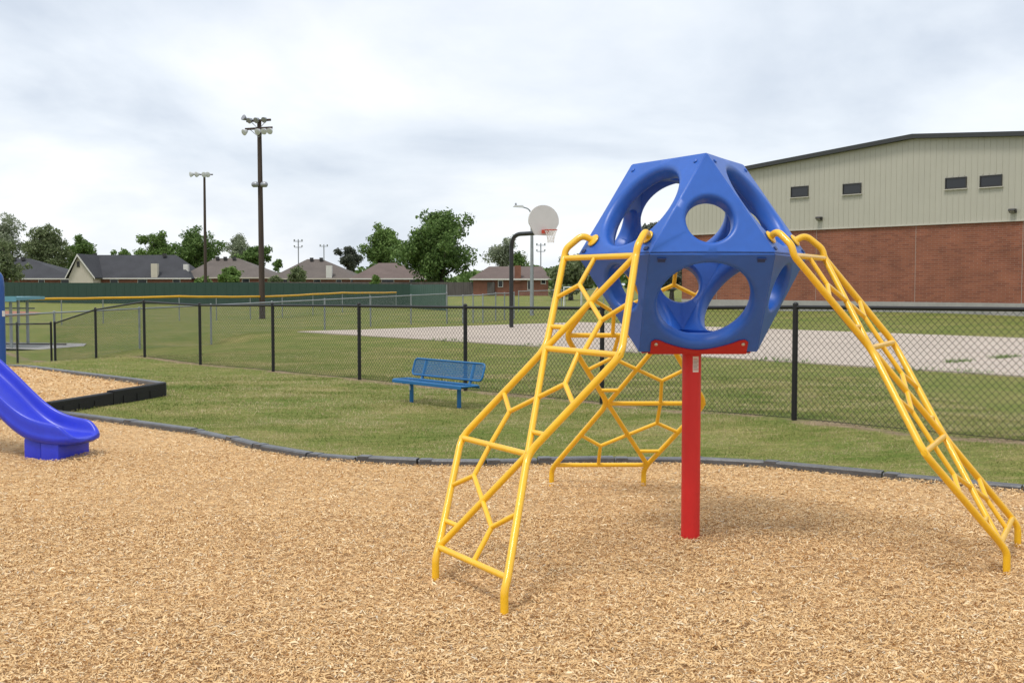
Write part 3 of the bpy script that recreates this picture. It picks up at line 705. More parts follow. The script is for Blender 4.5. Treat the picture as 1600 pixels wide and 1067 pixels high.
# ------------------------------------------------------------------ chain link fences
def weave(mb, a, b, h0a, h1a, h0b, h1b, pitch, r):
    """two families of straight diagonal wires clipped to the panel a-b (bottom/top heights at each end)"""
    a, b = Vector(a), Vector(b); L = (b - a).length; d = (b - a) / L; nrm = Vector((-d.y, d.x, 0)); hmax = max(h1a - h0a, h1b - h0b)
    zb_ = lambda s: h0a + (h0b - h0a) * s / L
    H_ = lambda s: (h1a - h0a) + ((h1b - h0b) - (h1a - h0a)) * s / L
    for fam in (1, -1):
        k = -hmax if fam > 0 else 0
        x0 = math.ceil(-hmax / pitch) * pitch
        while x0 < L + hmax:
            # param w height 0..H: s = x0 + fam*w
            w0, w1 = 0.0, hmax
            if fam > 0:
                w0 = max(w0, -x0); w1 = min(w1, L - x0)
            else:
                w0 = max(w0, x0 - L); w1 = min(w1, x0)
            if w1 - w0 > .01:
                p0 = x0 + fam * w0; p1 = x0 + fam * w1
                w1 = min(w1, H_(max(0, min(L, p1)))); p1 = x0 + fam * w1
                if w1 - w0 > .01:
                    A_ = a + d * p0; B_ = a + d * p1; off = nrm * (r * .8 * fam)
                    A_ = Vector((A_.x, A_.y, zb_(p0) + w0)) + off; B_ = Vector((B_.x, B_.y, zb_(p1) + w1)) + off
                    mb.tube([A_, B_], r, 3, caps=False)
            x0 += pitch
def chain_fence(name, posts, label, cat, mpost, mwire, pr, rr_, pitch, wr, h=1.22, top_off=None, group=None, mids=True, rail_name='top_rail', closed=None):
    """posts: list of (x,y,height)"""
    x0, y0, _ = posts[len(posts) // 2]
    f = thing(name, (x0, y0, tz(x0, y0)), label, cat, group); tops = []
    for (x, y, hh_) in posts:
        g = tz(x, y); mb = MB(); zt_ = g + hh_ + .03
        mb.lathe([(pr, g - .25), (pr, zt_), (pr * 1.05, zt_ + .001), (pr * 1.05, zt_ + .008), (pr * .6, zt_ + .022), (.004, zt_ + .026)], (x, y, 0), 10); mb.build('post', mpost, f, smooth=45); tops.append(Vector((x, y, g + hh_)))
    mb_r = None
    for i in range(len(posts) - 1):
        a, b = tops[i], tops[i + 1]
        mb = MB(); mb.tube([a, b], rr_, 8); mb.build('top_rail', mpost, f, smooth=50)
        mb = MB(); n = max(1, round((b - a).length / 1.2)); d = (b - a)
        for k in range(n):
            p, q = a + d * (k / n), a + d * ((k + 1) / n)
            weave(mb, (p.x, p.y, 0), (q.x, q.y, 0), tz(p.x, p.y) + .02, p.z, tz(q.x, q.y) + .02, q.z, pitch, wr)
        o = mb.build('wire_mesh', mwire, f); o['kind'] = 'stuff'
        mb = MB(); mb.tube([Vector((a.x, a.y, tz(a.x, a.y) + .025)), Vector((b.x, b.y, tz(b.x, b.y) + .025))], .003 if mpost == 'black_metal' else .0015, 4); mb.build('tension_wire', mwire, f)
    return f
def on_line(px):
    k = (px - 800) / FPX; y = (11.8 + 1.13 * 3.05) / (1 + 1.13 * k); return k * y, y
bpst = []
for px, h in ((85, 1.09), (149, 1.235), (225, 1.24), (312, 1.22), (426, 1.22), (561, 1.22), (727, 1.22), (941, 1.22), (1243, 1.22), (1679, 1.22)):
    x, y = on_line(px); bpst.append((x, y, h))
x, y = bpst[-1][:2]; bpst.append((x + 1.9, y - 2.15, 1.22))
bf = chain_fence('black_fence', bpst, 'black chain link fence running across the lawn behind the blue bench', 'fence', 'black_metal', 'black_wire', .030, .021, .0718, .0023)
xl, yl = bpst[0][:2]
chain_fence('low_black_fence', [(xl - 5.2, yl - .3, 1.05), (xl - 2.6, yl - .2, 1.05), (xl - .95, yl - .1, 1.07), (xl - .10, yl, 1.08)], 'short lower black chain link fence behind the raised chip bed', 'fence', 'black_metal', 'black_wire', .028, .020, .0718, .0020)
gp = []
for s in np.linspace(0, 1, 9):
    x_, y_ = -13.6 + 10.7 * s, 26.6 + 22.2 * s; gp.append((x_, y_, .70 + .40 * s - tz(x_, y_)))
chain_fence('grey_field_fence', gp, 'galvanised chain link fence slanting across the field beyond the black fence', 'fence', 'galv', 'galv_wire', .030, .022, .0718, .0011)
gp2 = [(-2.9, 48.9, 1.24), (-2.2, 49.2, 1.24), (-1.75, 49.3, 1.25), (-1.3, 49.0, 1.25), (-.75, 50.5, 1.26), (-.35, 51.5, 1.24), (.1, 52.5, 1.24)]
chain_fence('grey_gate_fence', gp2, 'closely posted galvanised chain link gate section behind the basketball pole', 'fence', 'galv', 'galv_wire', .032, .022, .0718, .0012)
gp3 = [(.4 + 2.6 * k, 66 + .55 * k, 1.22) for k in range(5)]
chain_fence('grey_back_fence', gp3, 'galvanised chain link fence between the basketball court and the soccer field', 'fence', 'galv', 'galv_wire', .030, .022, .10, .0012)
# outfield fence with yellow cap
op = []
for px, d in ((-60, 50), (30, 52.5), (96, 54.5), (161, 56.5), (280, 59), (338, 61), (391, 63.5), (441, 66.5), (489, 70), (535, 74), (578, 79), (619, 86)):
    q = P(px, 480, d); op.append((q.x, d, 1.28))
of = chain_fence('outfield_fence', op, 'outfield chain link fence with a yellow plastic cap along its top', 'fence', 'galv', 'galv_wire', .028, .02, .14, .0013)
for a, b in zip(op[:-1], op[1:]):
    mb = MB(); A_ = Vector((a[0], a[1], tz(a[0], a[1]) + 1.31)); B_ = Vector((b[0], b[1], tz(b[0], b[1]) + 1.31)); mid = (A_ + B_) / 2 - Z * .015
    mb.tube([A_, mid, B_], .062, 8); mb.build('yellow_cap', 'yellow_cap', of, smooth=50)

# solid fences
def panel_fence(name, a, b, h, m, label, rib, step=2.4, post_m=None, bot_gap=.03):
    a, b = Vector(a), Vector(b); L = (b - a).length; d = (b - a).normalized(); nrm = Vector((-d.y, d.x, 0)); n = max(1, round(L / step)); w = L / n
    c = (a + b) / 2; f = thing(name, (c.x, c.y, tz(c.x, c.y)), label, 'fence')
    mb = MB(); k = int(w / rib); 
    for i in range(k):
        x0 = -w / 2 + w * i / k; dd = .010 if i % 2 else 0.0
        mb.box(d * (x0 + w / k / 2) + nrm * dd + Z * (h / 2 + bot_gap), (w / k / 2 - .0005, .014, h / 2), (d, nrm, Z))
    first = None
    for i in range(n):
        p = a + d * (w * (i + .5)); zt_ = tz(p.x, p.y)
        if first is None:
            o = mb.build('panel', m); first = o.data
        else: o = link('panel', first, None)
        o.parent = f; o.location = Vector((p.x - c.x, p.y - c.y, zt_ - f.location.z))
    for i in range(n + 1):
        p = a + d * (w * i) + nrm * .08; mbp = MB(); mbp.box(Vector((p.x, p.y, tz(p.x, p.y) + h / 2)), (.045, .045, h / 2 + .02), (d, nrm, Z)); mbp.build('post', post_m or m, f)
    return f
def at(px, d): q = P(px, 470, d); return Vector((q.x, d, 0))
panel_fence('green_fence', at(-60, 112), at(641, 90), 1.95, 'green_sheet', 'long dark green sheet metal fence beyond the outfield', .3, 2.4, 'galv')
panel_fence('green_fence', at(641, 89.8), at(696, 80), 1.9, 'green_sheet_end', 'lighter green ribbed end section returning from the long green fence', .3, 2.4, 'galv')
panel_fence('wood_fence', at(250, 176), at(772, 150), 1.83, 'old_wood', 'weathered grey wooden privacy fence in front of the houses', .3, 2.4)

# ------------------------------------------------------------------ light poles
def flood(mb, p, aim, s=1.0):
    aim = Vector(aim).normalized(); mb.lathe([(.10 * s, 0), (.17 * s, .12 * s), (.30 * s, .42 * s), (.31 * s, .46 * s), (.29 * s, .47 * s)], Vector(p), 14, aim)
q = P(410, 498, 64.5); gz = tz(q.x, 64.5); TP = Vector((q.x, 64.5, gz)); zt_ = P(407, 188, 64.5).z
lp = thing('field_light_pole', TP, 'tall brown wooden light pole with two crossarms of floodlights', 'light pole')
mb = MB(); mb.tube([TP - Z * .5, Vector((TP.x - .05, TP.y, zt_))], [.185, .125], 14); mb.build('pole', 'pole_wood', lp, smooth=50)
cd = Vector((.93, -.36, 0)).normalized()
for k, (dz, ln) in enumerate(((-.05, .82), (-.50, .92))):
    c = Vector((TP.x - .05, TP.y - .16, zt_ + dz)); mb = MB(); mb.box(c + cd * .0, (ln, .05, .06), (cd, Vector((-cd.y, cd.x, 0)), Z)); arm = mb.build('crossarm', 'pole_wood', lp)
    for s in ((-1, -.55, .0, .62) if k == 0 else (-.85, .1, .55, .95)):
        mb = MB(); hang = 1 if k == 0 else -1
        base = c + cd * (s * ln) + Z * (.1 if hang > 0 else -.1)
        flood(mb, base, (.25 * s - .5, -.9, -.55 if s > -.9 or k else .5), .62 if k else .58); lm = sub('floodlight', mb, 'lamp_metal' if k == 0 else 'lamp_white', arm, 40)
    mb = MB(); mb.tube([c + cd * (ln * .7), Vector((TP.x - .05, TP.y - .14, zt_ + dz - .5))], .02, 6); mb.tube([c - cd * (ln * .7), Vector((TP.x - .05, TP.y - .14, zt_ + dz - .5))], .02, 6); sub('brace', mb, 'galv', arm)
zm = P(407, 289, 64.5).z; mb = MB()
for s in (-1, 1): mb.lathe([(.10, -.20), (.16, -.12), (.16, .14), (.10, .2)], Vector((TP.x - .03 + s * .26, TP.y - .18, zm)), 12, cd)
mb.build('speaker_horn', 'lamp_metal', lp, smooth=50)
q = P(321, 440, 118); g2 = tz(q.x, 118); zt2 = P(322, 271, 118).z; SP = Vector((q.x, 118, g2))
lp2 = thing('field_light_pole', SP, 'shorter wooden light pole with a row of four floodlights beyond the green fence', 'light pole')
mb = MB(); mb.tube([SP - Z * .5, Vector((SP.x + .05, SP.y, zt2))], [.19, .12], 12); mb.build('pole', 'pole_wood', lp2, smooth=50)
mb = MB(); mb.box((SP.x, SP.y - .15, zt2 - .15), (1.0, .05, .06)); arm = mb.build('crossarm', 'pole_wood', lp2)
for s in (-.98, -.42, .25, .55):
    mb = MB(); flood(mb, (SP.x + s, SP.y - .2, zt2 - .08), (s * .6 - .3, -.8, -.25), .95); sub('floodlight', mb, 'lamp_white', arm, 40)
for px, yt, d, arms, lab in ((466, 374, 260, 2, 'thin distant utility mast above the brown roofs with two short arms'), (506, 382, 280, 1, 'thin distant utility pole with a single crossarm above the brown roofs'), (845, 380, 250, 2, 'thin distant field light pole seen below the basketball net')):
    q = P(px, yt, d); g = tz(q.x, d); o = thing('distant_pole', (q.x, d, g), lab, 'pole', None)
    mb = MB(); mb.tube([(q.x, d, g - .3), (q.x, d, q.z)], .13, 8); mb.build('mast', 'lamp_metal', o)
    for k in range(arms):
        mb = MB(); mb.box((q.x, d - .15, q.z - .5 - k * 1.4), (1.1 - .2 * k, .06, .08)); ar = mb.build('crossarm', 'lamp_metal', o)
        for s in (-.9, .9):
            mb = MB(); mb.lathe([(.1, 0), (.2, .3), (.12, .4)], (q.x + s, d - .15, q.z - .42 - k * 1.4), 8); sub('insulator', mb, 'lamp_metal', ar)
# street light
q = P(831, 497, 58); SLZ = tz(q.x, 58); SB = Vector((q.x, 58, SLZ)); zs = P(831, 330, 58).z
st = thing('street_light', SB, 'grey steel street light with a curved arm behind the basketball backboard', 'street light')
mb = MB(); mb.tube([SB - Z * .3, Vector((SB.x, SB.y, zs))], [.11, .07], 12); mb.build('pole', 'galv', st, smooth=50)
mb = MB(); mb.tube(fillet([Vector((SB.x, 58, zs - .35)), Vector((SB.x - .12, 58, zs + .1)), Vector((SB.x - .5, 58, zs + .22))], .25), .035, 8); mb.build('arm', 'galv', st, smooth=50)
mb = MB(); mb.prism([Vector((SB.x - .45, 57.88, zs + .18)), Vector((SB.x - .45, 57.88, zs + .30)), Vector((SB.x - .9, 57.88, zs + .30)), Vector((SB.x - 1.0, 57.88, zs + .22))], (0, .24, 0)); lmp = mb.build('lamp_head', 'lamp_white', st)
mb = MB(); mb.lathe([(.05, 0), (.05, .1), (.02, .13)], (SB.x - .85, 58, zs + .30), 8); sub('photocell', mb, 'lamp_metal', lmp)

# ------------------------------------------------------------------ basketball hoop
HB = P(799, 508, 40.5); HB.z = tz(HB.x, HB.y); HD = Vector((.61, -.79, 0)).normalized(); HS = Vector((-HD.y, HD.x, 0))
hoop = thing('basketball_hoop', HB, 'basketball hoop with white fan backboard on a black gooseneck pole', 'basketball hoop')
zp = P(830, 366, 40.2).z
mb = MB(); mb.tube(fillet([HB - Z * .3, Vector((HB.x, HB.y, zp)), HB + HD * 1.80 + Z * (zp - HB.z)], .55, 10), .078, 14); mb.build('gooseneck_pole', 'hoop_black', hoop, smooth=50)
BC = HB + HD * 1.85 + Z * (zp - HB.z)
pts = []
for k in range(21):
    a = math.pi * (-.06 + 1.12 * k / 20); pts.append((.69 * math.cos(a), .42 + .55 * math.sin(a)))
outl = [(.40, -.10)] + pts + [(-.40, -.10)]
mb = MB(); mb.prism([BC + HS * a + Z * b for a, b in outl], HD * .045); mb.build('backboard', 'board_white', hoop)
RC = BC + HD * .30 + Z * .045
mb = MB(); mb.tube([BC + HD * (.42) + Z * .08 + (HD * math.cos(2 * math.pi * k / 24) + HS * math.sin(2 * math.pi * k / 24)) * .225 for k in range(25)], .012, 6, caps=False); rim = mb.build('rim', 'rim_red', hoop, smooth=60)
mb = MB(); mb.box(BC + HD * .115 + Z * .03, (.075, .11, .065), (HD, HS, Z)); sub('rim_mount', mb, 'rim_red', rim)
mb = MB(); RCc = BC + HD * .42 + Z * .08
def netp(a, h):
    r = .225 - .11 * min(1, h / .34) ** .7; return RCc + (HD * math.cos(a) + HS * math.sin(a)) * r - Z * h
for k in range(12):
    for s in (-1, 1):
        mb.tube([netp(2 * math.pi * (k + s * j * .5) / 12, .45 * j / 4) for j in range(5)], .006, 4, caps=False)
sub('net', mb, 'net_white', rim)

# soccer goal
a, b = P(881, 473, 92), P(908, 473, 94); zt_ = P(881, 449, 92).z
gl = thing('soccer_goal', (a.x, a.y, tz(a.x, a.y)), 'small white soccer goal frame out on the far field', 'goal')
for p in (a, b):
    mb = MB(); mb.tube([Vector((p.x, p.y, tz(p.x, p.y) - .1)), Vector((p.x, p.y, zt_))], .05, 8); mb.build('goal_post', 'goal_white', gl)
    mb = MB(); mb.tube([Vector((p.x, p.y, zt_)), Vector((p.x + .2, p.y + .9, tz(p.x, p.y)))], .03, 6); mb.build('back_stay', 'goal_white', gl)
mb = MB(); mb.tube([Vector((a.x, a.y, zt_)), Vector((b.x, b.y, zt_))], .05, 8); mb.build('crossbar', 'goal_white', gl)

# dugout shelter on the left
d = 36.3
sh = thing('dugout_shelter', (P(30, 540, d).x, d, tz(-16.5, d)), 'small open shelter with a light blue flat roof and grey posts', 'shelter')
zr = P(40, 466, d).z
x0 = P(-45, 466, d).x; x1 = P(48, 466, d).x
mb = MB(); mb.box(((x0 + x1) / 2, d + .0, zr), ((x1 - x0) / 2, 1.1, .05)); mb.box(((x0 + x1) / 2, d - 1.11, zr - .01), ((x1 - x0) / 2 + .02, .02, .085)); mb.build('roof', 'shelter_blue', sh)
for px, dy in ((17, -.75), (43, .75), (-30, -.75), (-12, .75), (28, .75)):
    x = P(px, 500, d + dy).x; g = tz(x, d + dy); mb = MB(); r_ = .05 if px != 28 else .03; mb.tube([(x, d + dy, g - .2), (x, d + dy, zr - .05)], r_, 10); mb.build('post', 'galv', sh, smooth=50)
mb = MB(); mb.tube([(x0, d + .75, zr - .35), (x1 - .2, d + .75, zr - .35)], .025, 8); mb.build('cross_rail', 'galv', sh)
mb = MB(); mb.tube([(x0, d + .6, tz(-16, d) + .12), (x1 + .9, d + .6, tz(-16, d) + .12)], .03, 8); mb.build('ground_rail', 'old_wood', sh)

# ------------------------------------------------------------------ gymnasium
W0 = Vector((19.95, 57.0, 0)); GN = -V           # wall passes W0 along U, facing GN
def wall_hit(px, py):
    d_ = ray(px, py); o_ = Vector((0, 0, EYE)); t = (W0 - o_).dot(V) / d_.dot(V); p = o_ + d_ * t; return (p - W0).dot(U), p.z
def wp(s, z, o=0.0): return W0 + U * s + GN * o + Z * z
S0, S1, SR = wall_hit(1066, 400)[0], 17.5, wall_hit(1430, 214)[0]
ZB, ZC = wall_hit(1400, 354)[1], wall_hit(1400, 471.5)[1]
ZR = wall_hit(1430, 214)[1]; slope = .078
zroof = lambda s: ZR - abs(s - SR) * slope
gym = thing('gymnasium', (W0.x, W0.y, .05), 'large school gymnasium with red brick base and beige ribbed metal siding above', 'building')
DEPTH = 30.0
def box_wall(name, z0, z1, m, o0, parent, uvs=False):
    mb = MB(); poly = [wp(S0, z0, o0), wp(S1, z0, o0), wp(S1, z0, -DEPTH), wp(S0, z0, -DEPTH)]
    mb.prism(poly, (0, 0, z1 - z0)); o = mb.build(name, m, parent)
    if uvs:
        uvl = o.data.uv_layers.new(name='UVMap')
        for p in o.data.polygons:
            alongu = abs(p.normal.dot(V)) > .5
            for li in p.loop_indices:
                co_ = o.data.vertices[o.data.loops[li].vertex_index].co
                uvl.data[li].uv = ((co_.dot(U) if alongu else co_.dot(V)), co_.z)
    return o
box_wall('plinth', -.6, ZC, 'concrete_gray', .02, gym)
bw = box_wall('brick_wall', ZC, ZB, 'gym_brick', 0.0, gym, True)
for px in (1275, 1430, 1597, 1120):
    s = wall_hit(px, 420)[0]; mb = MB(); mb.box(wp(s, (ZB + ZC) / 2, .002), (.012, .004, (ZB - ZC) / 2), (U, V, Z)); sub('control_joint', mb, 'brick_joint', bw)
# metal siding: gable-shaped sheet, thickness behind, ribs in front
mb = MB(); gable = [wp(S0, ZB + .002, .03), wp(S1, ZB + .002, .03), wp(S1, zroof(S1), .03), wp(SR, ZR, .03), wp(S0, zroof(S0), .03)]
mb.prism(gable, V * DEPTH); sd_ = mb.build('metal_siding', 'siding', gym)
wins = []
for (xa, xb, ya, yb) in ((1237, 1264, 291.5, 308), (1318, 1346.5, 287, 303.5), (1478, 1511, 277.5, 295), (1532, 1566.5, 274, 292)):
    sa, zt1 = wall_hit(xa, ya); sb, zb1 = wall_hit(xb, yb); _, zt2_ = wall_hit(xb, ya); _, zb2_ = wall_hit(xa, yb); wins.append((sa, sb, (zb1 + zb2_) / 2, (zt1 + wall_hit(xb, ya)[1]) / 2))
mb = MB(); s = S0 + .15; k = 0
while s < S1:
    zt_ = zroof(s) - .12; segs = [(ZB + .06, zt_)]
    for (a, b, c, d_) in wins:
        if a - .06 < s < b + .06: segs = [(ZB + .06, c - .06), (d_ + .06, zt_)]
    for z0, z1 in segs: mb.box(wp(s, (z0 + z1) / 2, .038), (.030, .009, (z1 - z0) / 2), (U, V, Z))
    s += .305; k += 1
o = sub('siding_ribs', mb, 'siding', sd_); o['kind'] = 'stuff'
mb = MB(); mb.box(wp((S0 + S1) / 2, ZB + .03, .06), ((S1 - S0) / 2, .03, .03), (U, V, Z)); mb.build('base_trim', 'siding_edge', gym)
for sa, sb in ((S0 - .35, SR), (SR, S1 + .35)):
    za, zb_ = zroof(sa), zroof(sb); mb = MB()
    mb.prism([wp(sa, za - .10, .34), wp(sb, zb_ - .10, .34), wp(sb, zb_ + .12, .34), wp(sa, za + .12, .34)], V * (DEPTH + .6)); mb.build('roof', 'siding_trim', gym)
for (a, b, c, d_) in wins:
    mb = MB(); t_ = .05
    for (s0, s1, z0, z1) in ((a, b, c, c + t_), (a, b, d_ - t_, d_), (a, a + t_, c + t_, d_ - t_), (b - t_, b, c + t_, d_ - t_)):
        mb.box(wp((s0 + s1) / 2, (z0 + z1) / 2, .06), ((s1 - s0) / 2, .035, (z1 - z0) / 2), (U, V, Z))
    w = mb.build('window', 'window_frame', gym)
    mb = MB(); mb.box(wp((a + b) / 2, (c + d_) / 2, .045), ((b - a) / 2 - t_, .012, (d_ - c) / 2 - t_), (U, V, Z)); sub('pane', mb, 'dark_glass', w)
    mb = MB(); mb.box(wp((a + b) / 2, c - .035, .08), ((b - a) / 2 + .05, .055, .022), (U, V, Z)); sub('sill', mb, 'siding_edge', w)
for px, py in ((1282.5, 342), (1584.5, 330)):
    s, z = wall_hit(px, py); mb = MB(); pr = [(-0.0, .10), (.22, .10), (.26, .02), (.10, -.10), (0, -.10)]
    mb.prism([wp(s - .15, z + b, .06 + a) for a, b in pr], U * .30); w = mb.build('wall_light', 'window_frame', gym)
    mb = MB(); mb.prism([wp(s - .12, z + b, .075 + a) for a, b in ((.25, .012), (.262, .012), (.112, -.095), (.10, -.095))], U * .24); sub('lens', mb, 'lamp_metal', w)

# ------------------------------------------------------------------ houses
def house(label, px0, px1, d, eave_y, ridge_y, rpx0, rpx1, roof, wallm, kind='hip', depth=11.0, windows=(), chim=None, gable_m=None, vents=(), base_drop=.3):
    a, b = P(px0, eave_y, d), P(px1, eave_y, d); ze = (a.z + b.z) / 2; zr_ = P((rpx0 + rpx1) / 2, ridge_y, d + depth / 2).z
    x0, x1 = a.x, b.x; r0, r1 = P(rpx0, ridge_y, d + depth / 2).x, P(rpx1, ridge_y, d + depth / 2).x; gz_ = tz((x0 + x1) / 2, d) - base_drop
    h = thing('house', ((x0 + x1) / 2, d, gz_ + base_drop), label, 'house', 'houses beyond the wooden fence')
    ov = .45; mb = MB(); mb.prism([Vector((x0 + ov, d + ov, gz_)), Vector((x1 - ov, d + ov, gz_)), Vector((x1 - ov, d + depth - ov, gz_)), Vector((x0 + ov, d + depth - ov, gz_))], (0, 0, ze - gz_ - .05)); mb.build('wall', wallm, h)
    E = [Vector((x0, d, ze)), Vector((x1, d, ze)), Vector((x1, d + depth, ze)), Vector((x0, d + depth, ze))]; R0, R1 = Vector((r0, d + depth / 2, zr_)), Vector((r1, d + depth / 2, zr_))
    dn = Vector((0, 0, -.16)); mb = MB()
    mb.add(E + [R0, R1] + [e_ + dn for e_ in E], [(0, 1, 5, 4), (1, 2, 5), (2, 3, 4, 5), (3, 0, 4), (0, 6, 7, 1), (1, 7, 8, 2), (2, 8, 9, 3), (3, 9, 6, 0), (6, 9, 8, 7)])
    rf = mb.build('roof', roof, h)
    mb = MB(); mb.box(((x0 + x1) / 2, d - .03, ze - .09), ((x1 - x0) / 2, .025, .10)); sub('fascia', mb, 'trim_white' if wallm == 'house_brick' and roof != 'roof_brown' else 'cream', rf)
    for px in vents:
        q = P(px, ridge_y + 2, d + depth / 2 - .8); mb = MB(); mb.box((q.x, d + depth / 2 - .8, zr_ - .05), (.28, .25, .28)); sub('vent', mb, 'window_frame', rf)
    if chim:
        cx, yt, yb, cm, wpx = chim; dd_ = d + .6; q = P(cx, yt, dd_); zb_ = P(cx, yb, dd_).z; hw = wpx / 2 * dd_ / FPX; mb = MB(); mb.box((q.x, dd_, (q.z + zb_) / 2), (hw, .45, (q.z - zb_) / 2)); ch = sub('chimney', mb, cm, rf)
    for (wa, wb, ya, yb) in windows:
        p, q = P(wa, ya, d + ov), P(wb, yb, d + ov); mb = MB(); mb.box(((p.x + q.x) / 2, d + ov - .03, (p.z + q.z) / 2), (abs(q.x - p.x) / 2, .04, abs(p.z - q.z) / 2)); w = mb.build('window', 'trim_white', h)
        mb = MB(); mb.box(((p.x + q.x) / 2, d + ov - .06, (p.z + q.z) / 2), (abs(q.x - p.x) / 2 - .08, .02, abs(p.z - q.z) / 2 - .08)); sub('pane', mb, 'dark_glass', w)
    return h, rf, (x0, x1, d, ze, zr_, R0, R1, gz_)
house('single storey house with charcoal hip roof half hidden by a dark tree', -50, 122, 186, 435, 404, 18, 46, 'roof_charcoal', 'house_brick', depth=12, vents=(22, 36), windows=((60, 70, 436, 444), (95, 110, 436, 444)))
h1, rf1, i1 = house('house with long charcoal roof, cream gable and cream chimney', 106, 299, 184, 434.5, 398.5, 138, 275, 'roof_charcoal', 'house_brick', depth=12, vents=(148, 257), windows=((172, 185, 436, 445), (215, 230, 436, 445), (270, 282, 436, 445)), chim=(242, 412, 434, 'cream', 10))
# cross gable with cream face at its left end
x0, x1, d_, ze, zr_, R0, R1, gz_ = i1
ga, gb, gt = P(105, 434, 181), P(148, 434, 181), P(122, 396.5, 181)
mb = MB(); mb.prism([Vector((ga.x + .25, 181, gz_)), Vector((gb.x - .25, 181, gz_)), Vector((gb.x - .25, 181, ga.z)), Vector((gt.x, 181, gt.z - .35)), Vector((ga.x + .25, 181, ga.z))], (0, 6, 0)); mb.build('gable_wall', 'cream', h1)
for p in (ga, gb):
    mb = MB(); o_ = Vector((-1 if p is ga else 1, 0, 0)) * .2; mb.prism([Vector((gt.x, 180.6, gt.z - .2)), Vector((gt.x, 180.6, gt.z)), p + o_ + Vector((0, -.4, .05)), p + o_ + Vector((0, -.4, -.15))], (0, 8.5, 0)); mb.build('gable_roof', 'roof_charcoal', h1)
    mb = MB(); mb.prism([Vector((gt.x, 180.55, gt.z - .42)), Vector((gt.x, 180.55, gt.z - .02)), p + o_ + Vector((0, -.45, .02)), p + o_ + Vector((0, -.45, -.3))], (0, -.04, 0)); mb.build('bargeboard', 'trim_white', h1)
q = P(122, 413, 180.9); mb = MB(); mb.box((q.x, 180.96, q.z), (.22, .05, .45)); mb.build('gable_vent', 'window_frame', h1)
house('house with wide brown hip roof behind the shorter light pole', 280, 432, 186, 433.5, 403.5, 336, 372, 'roof_brown', 'house_brick', depth=13, vents=(340, 352, 366), windows=((318, 330, 435, 443), (378, 390, 435, 443)), chim=(291, 413, 432, 'trim_white', 7))
house('brick house with brown hip roof and white chimney', 420, 562, 184, 435, 405, 480, 503, 'roof_brown', 'house_brick', depth=13, vents=(487, 502), chim=(514.5, 415, 435, 'trim_white', 9), windows=((490, 501, 436, 443), (525, 534, 436, 443), (548, 556, 436, 443), (440, 452, 436, 443)))
house('house with taupe roof partly behind the big leafy tree', 546, 672, 178, 435, 411, 592, 622, 'roof_taupe', 'house_brick', depth=12, windows=((596, 616, 436, 443), (640, 655, 436, 444)))
house('brick house with low brown roof and brick chimney beyond the basketball hoop', 734, 862, 150, 435.5, 416.5, 764, 846, 'roof_taupe', 'house_brick', depth=12, chim=(809, 415, 441, 'house_brick', 10), windows=((778, 786, 438, 449), (824, 829, 438, 453), (845, 853, 437, 444)))

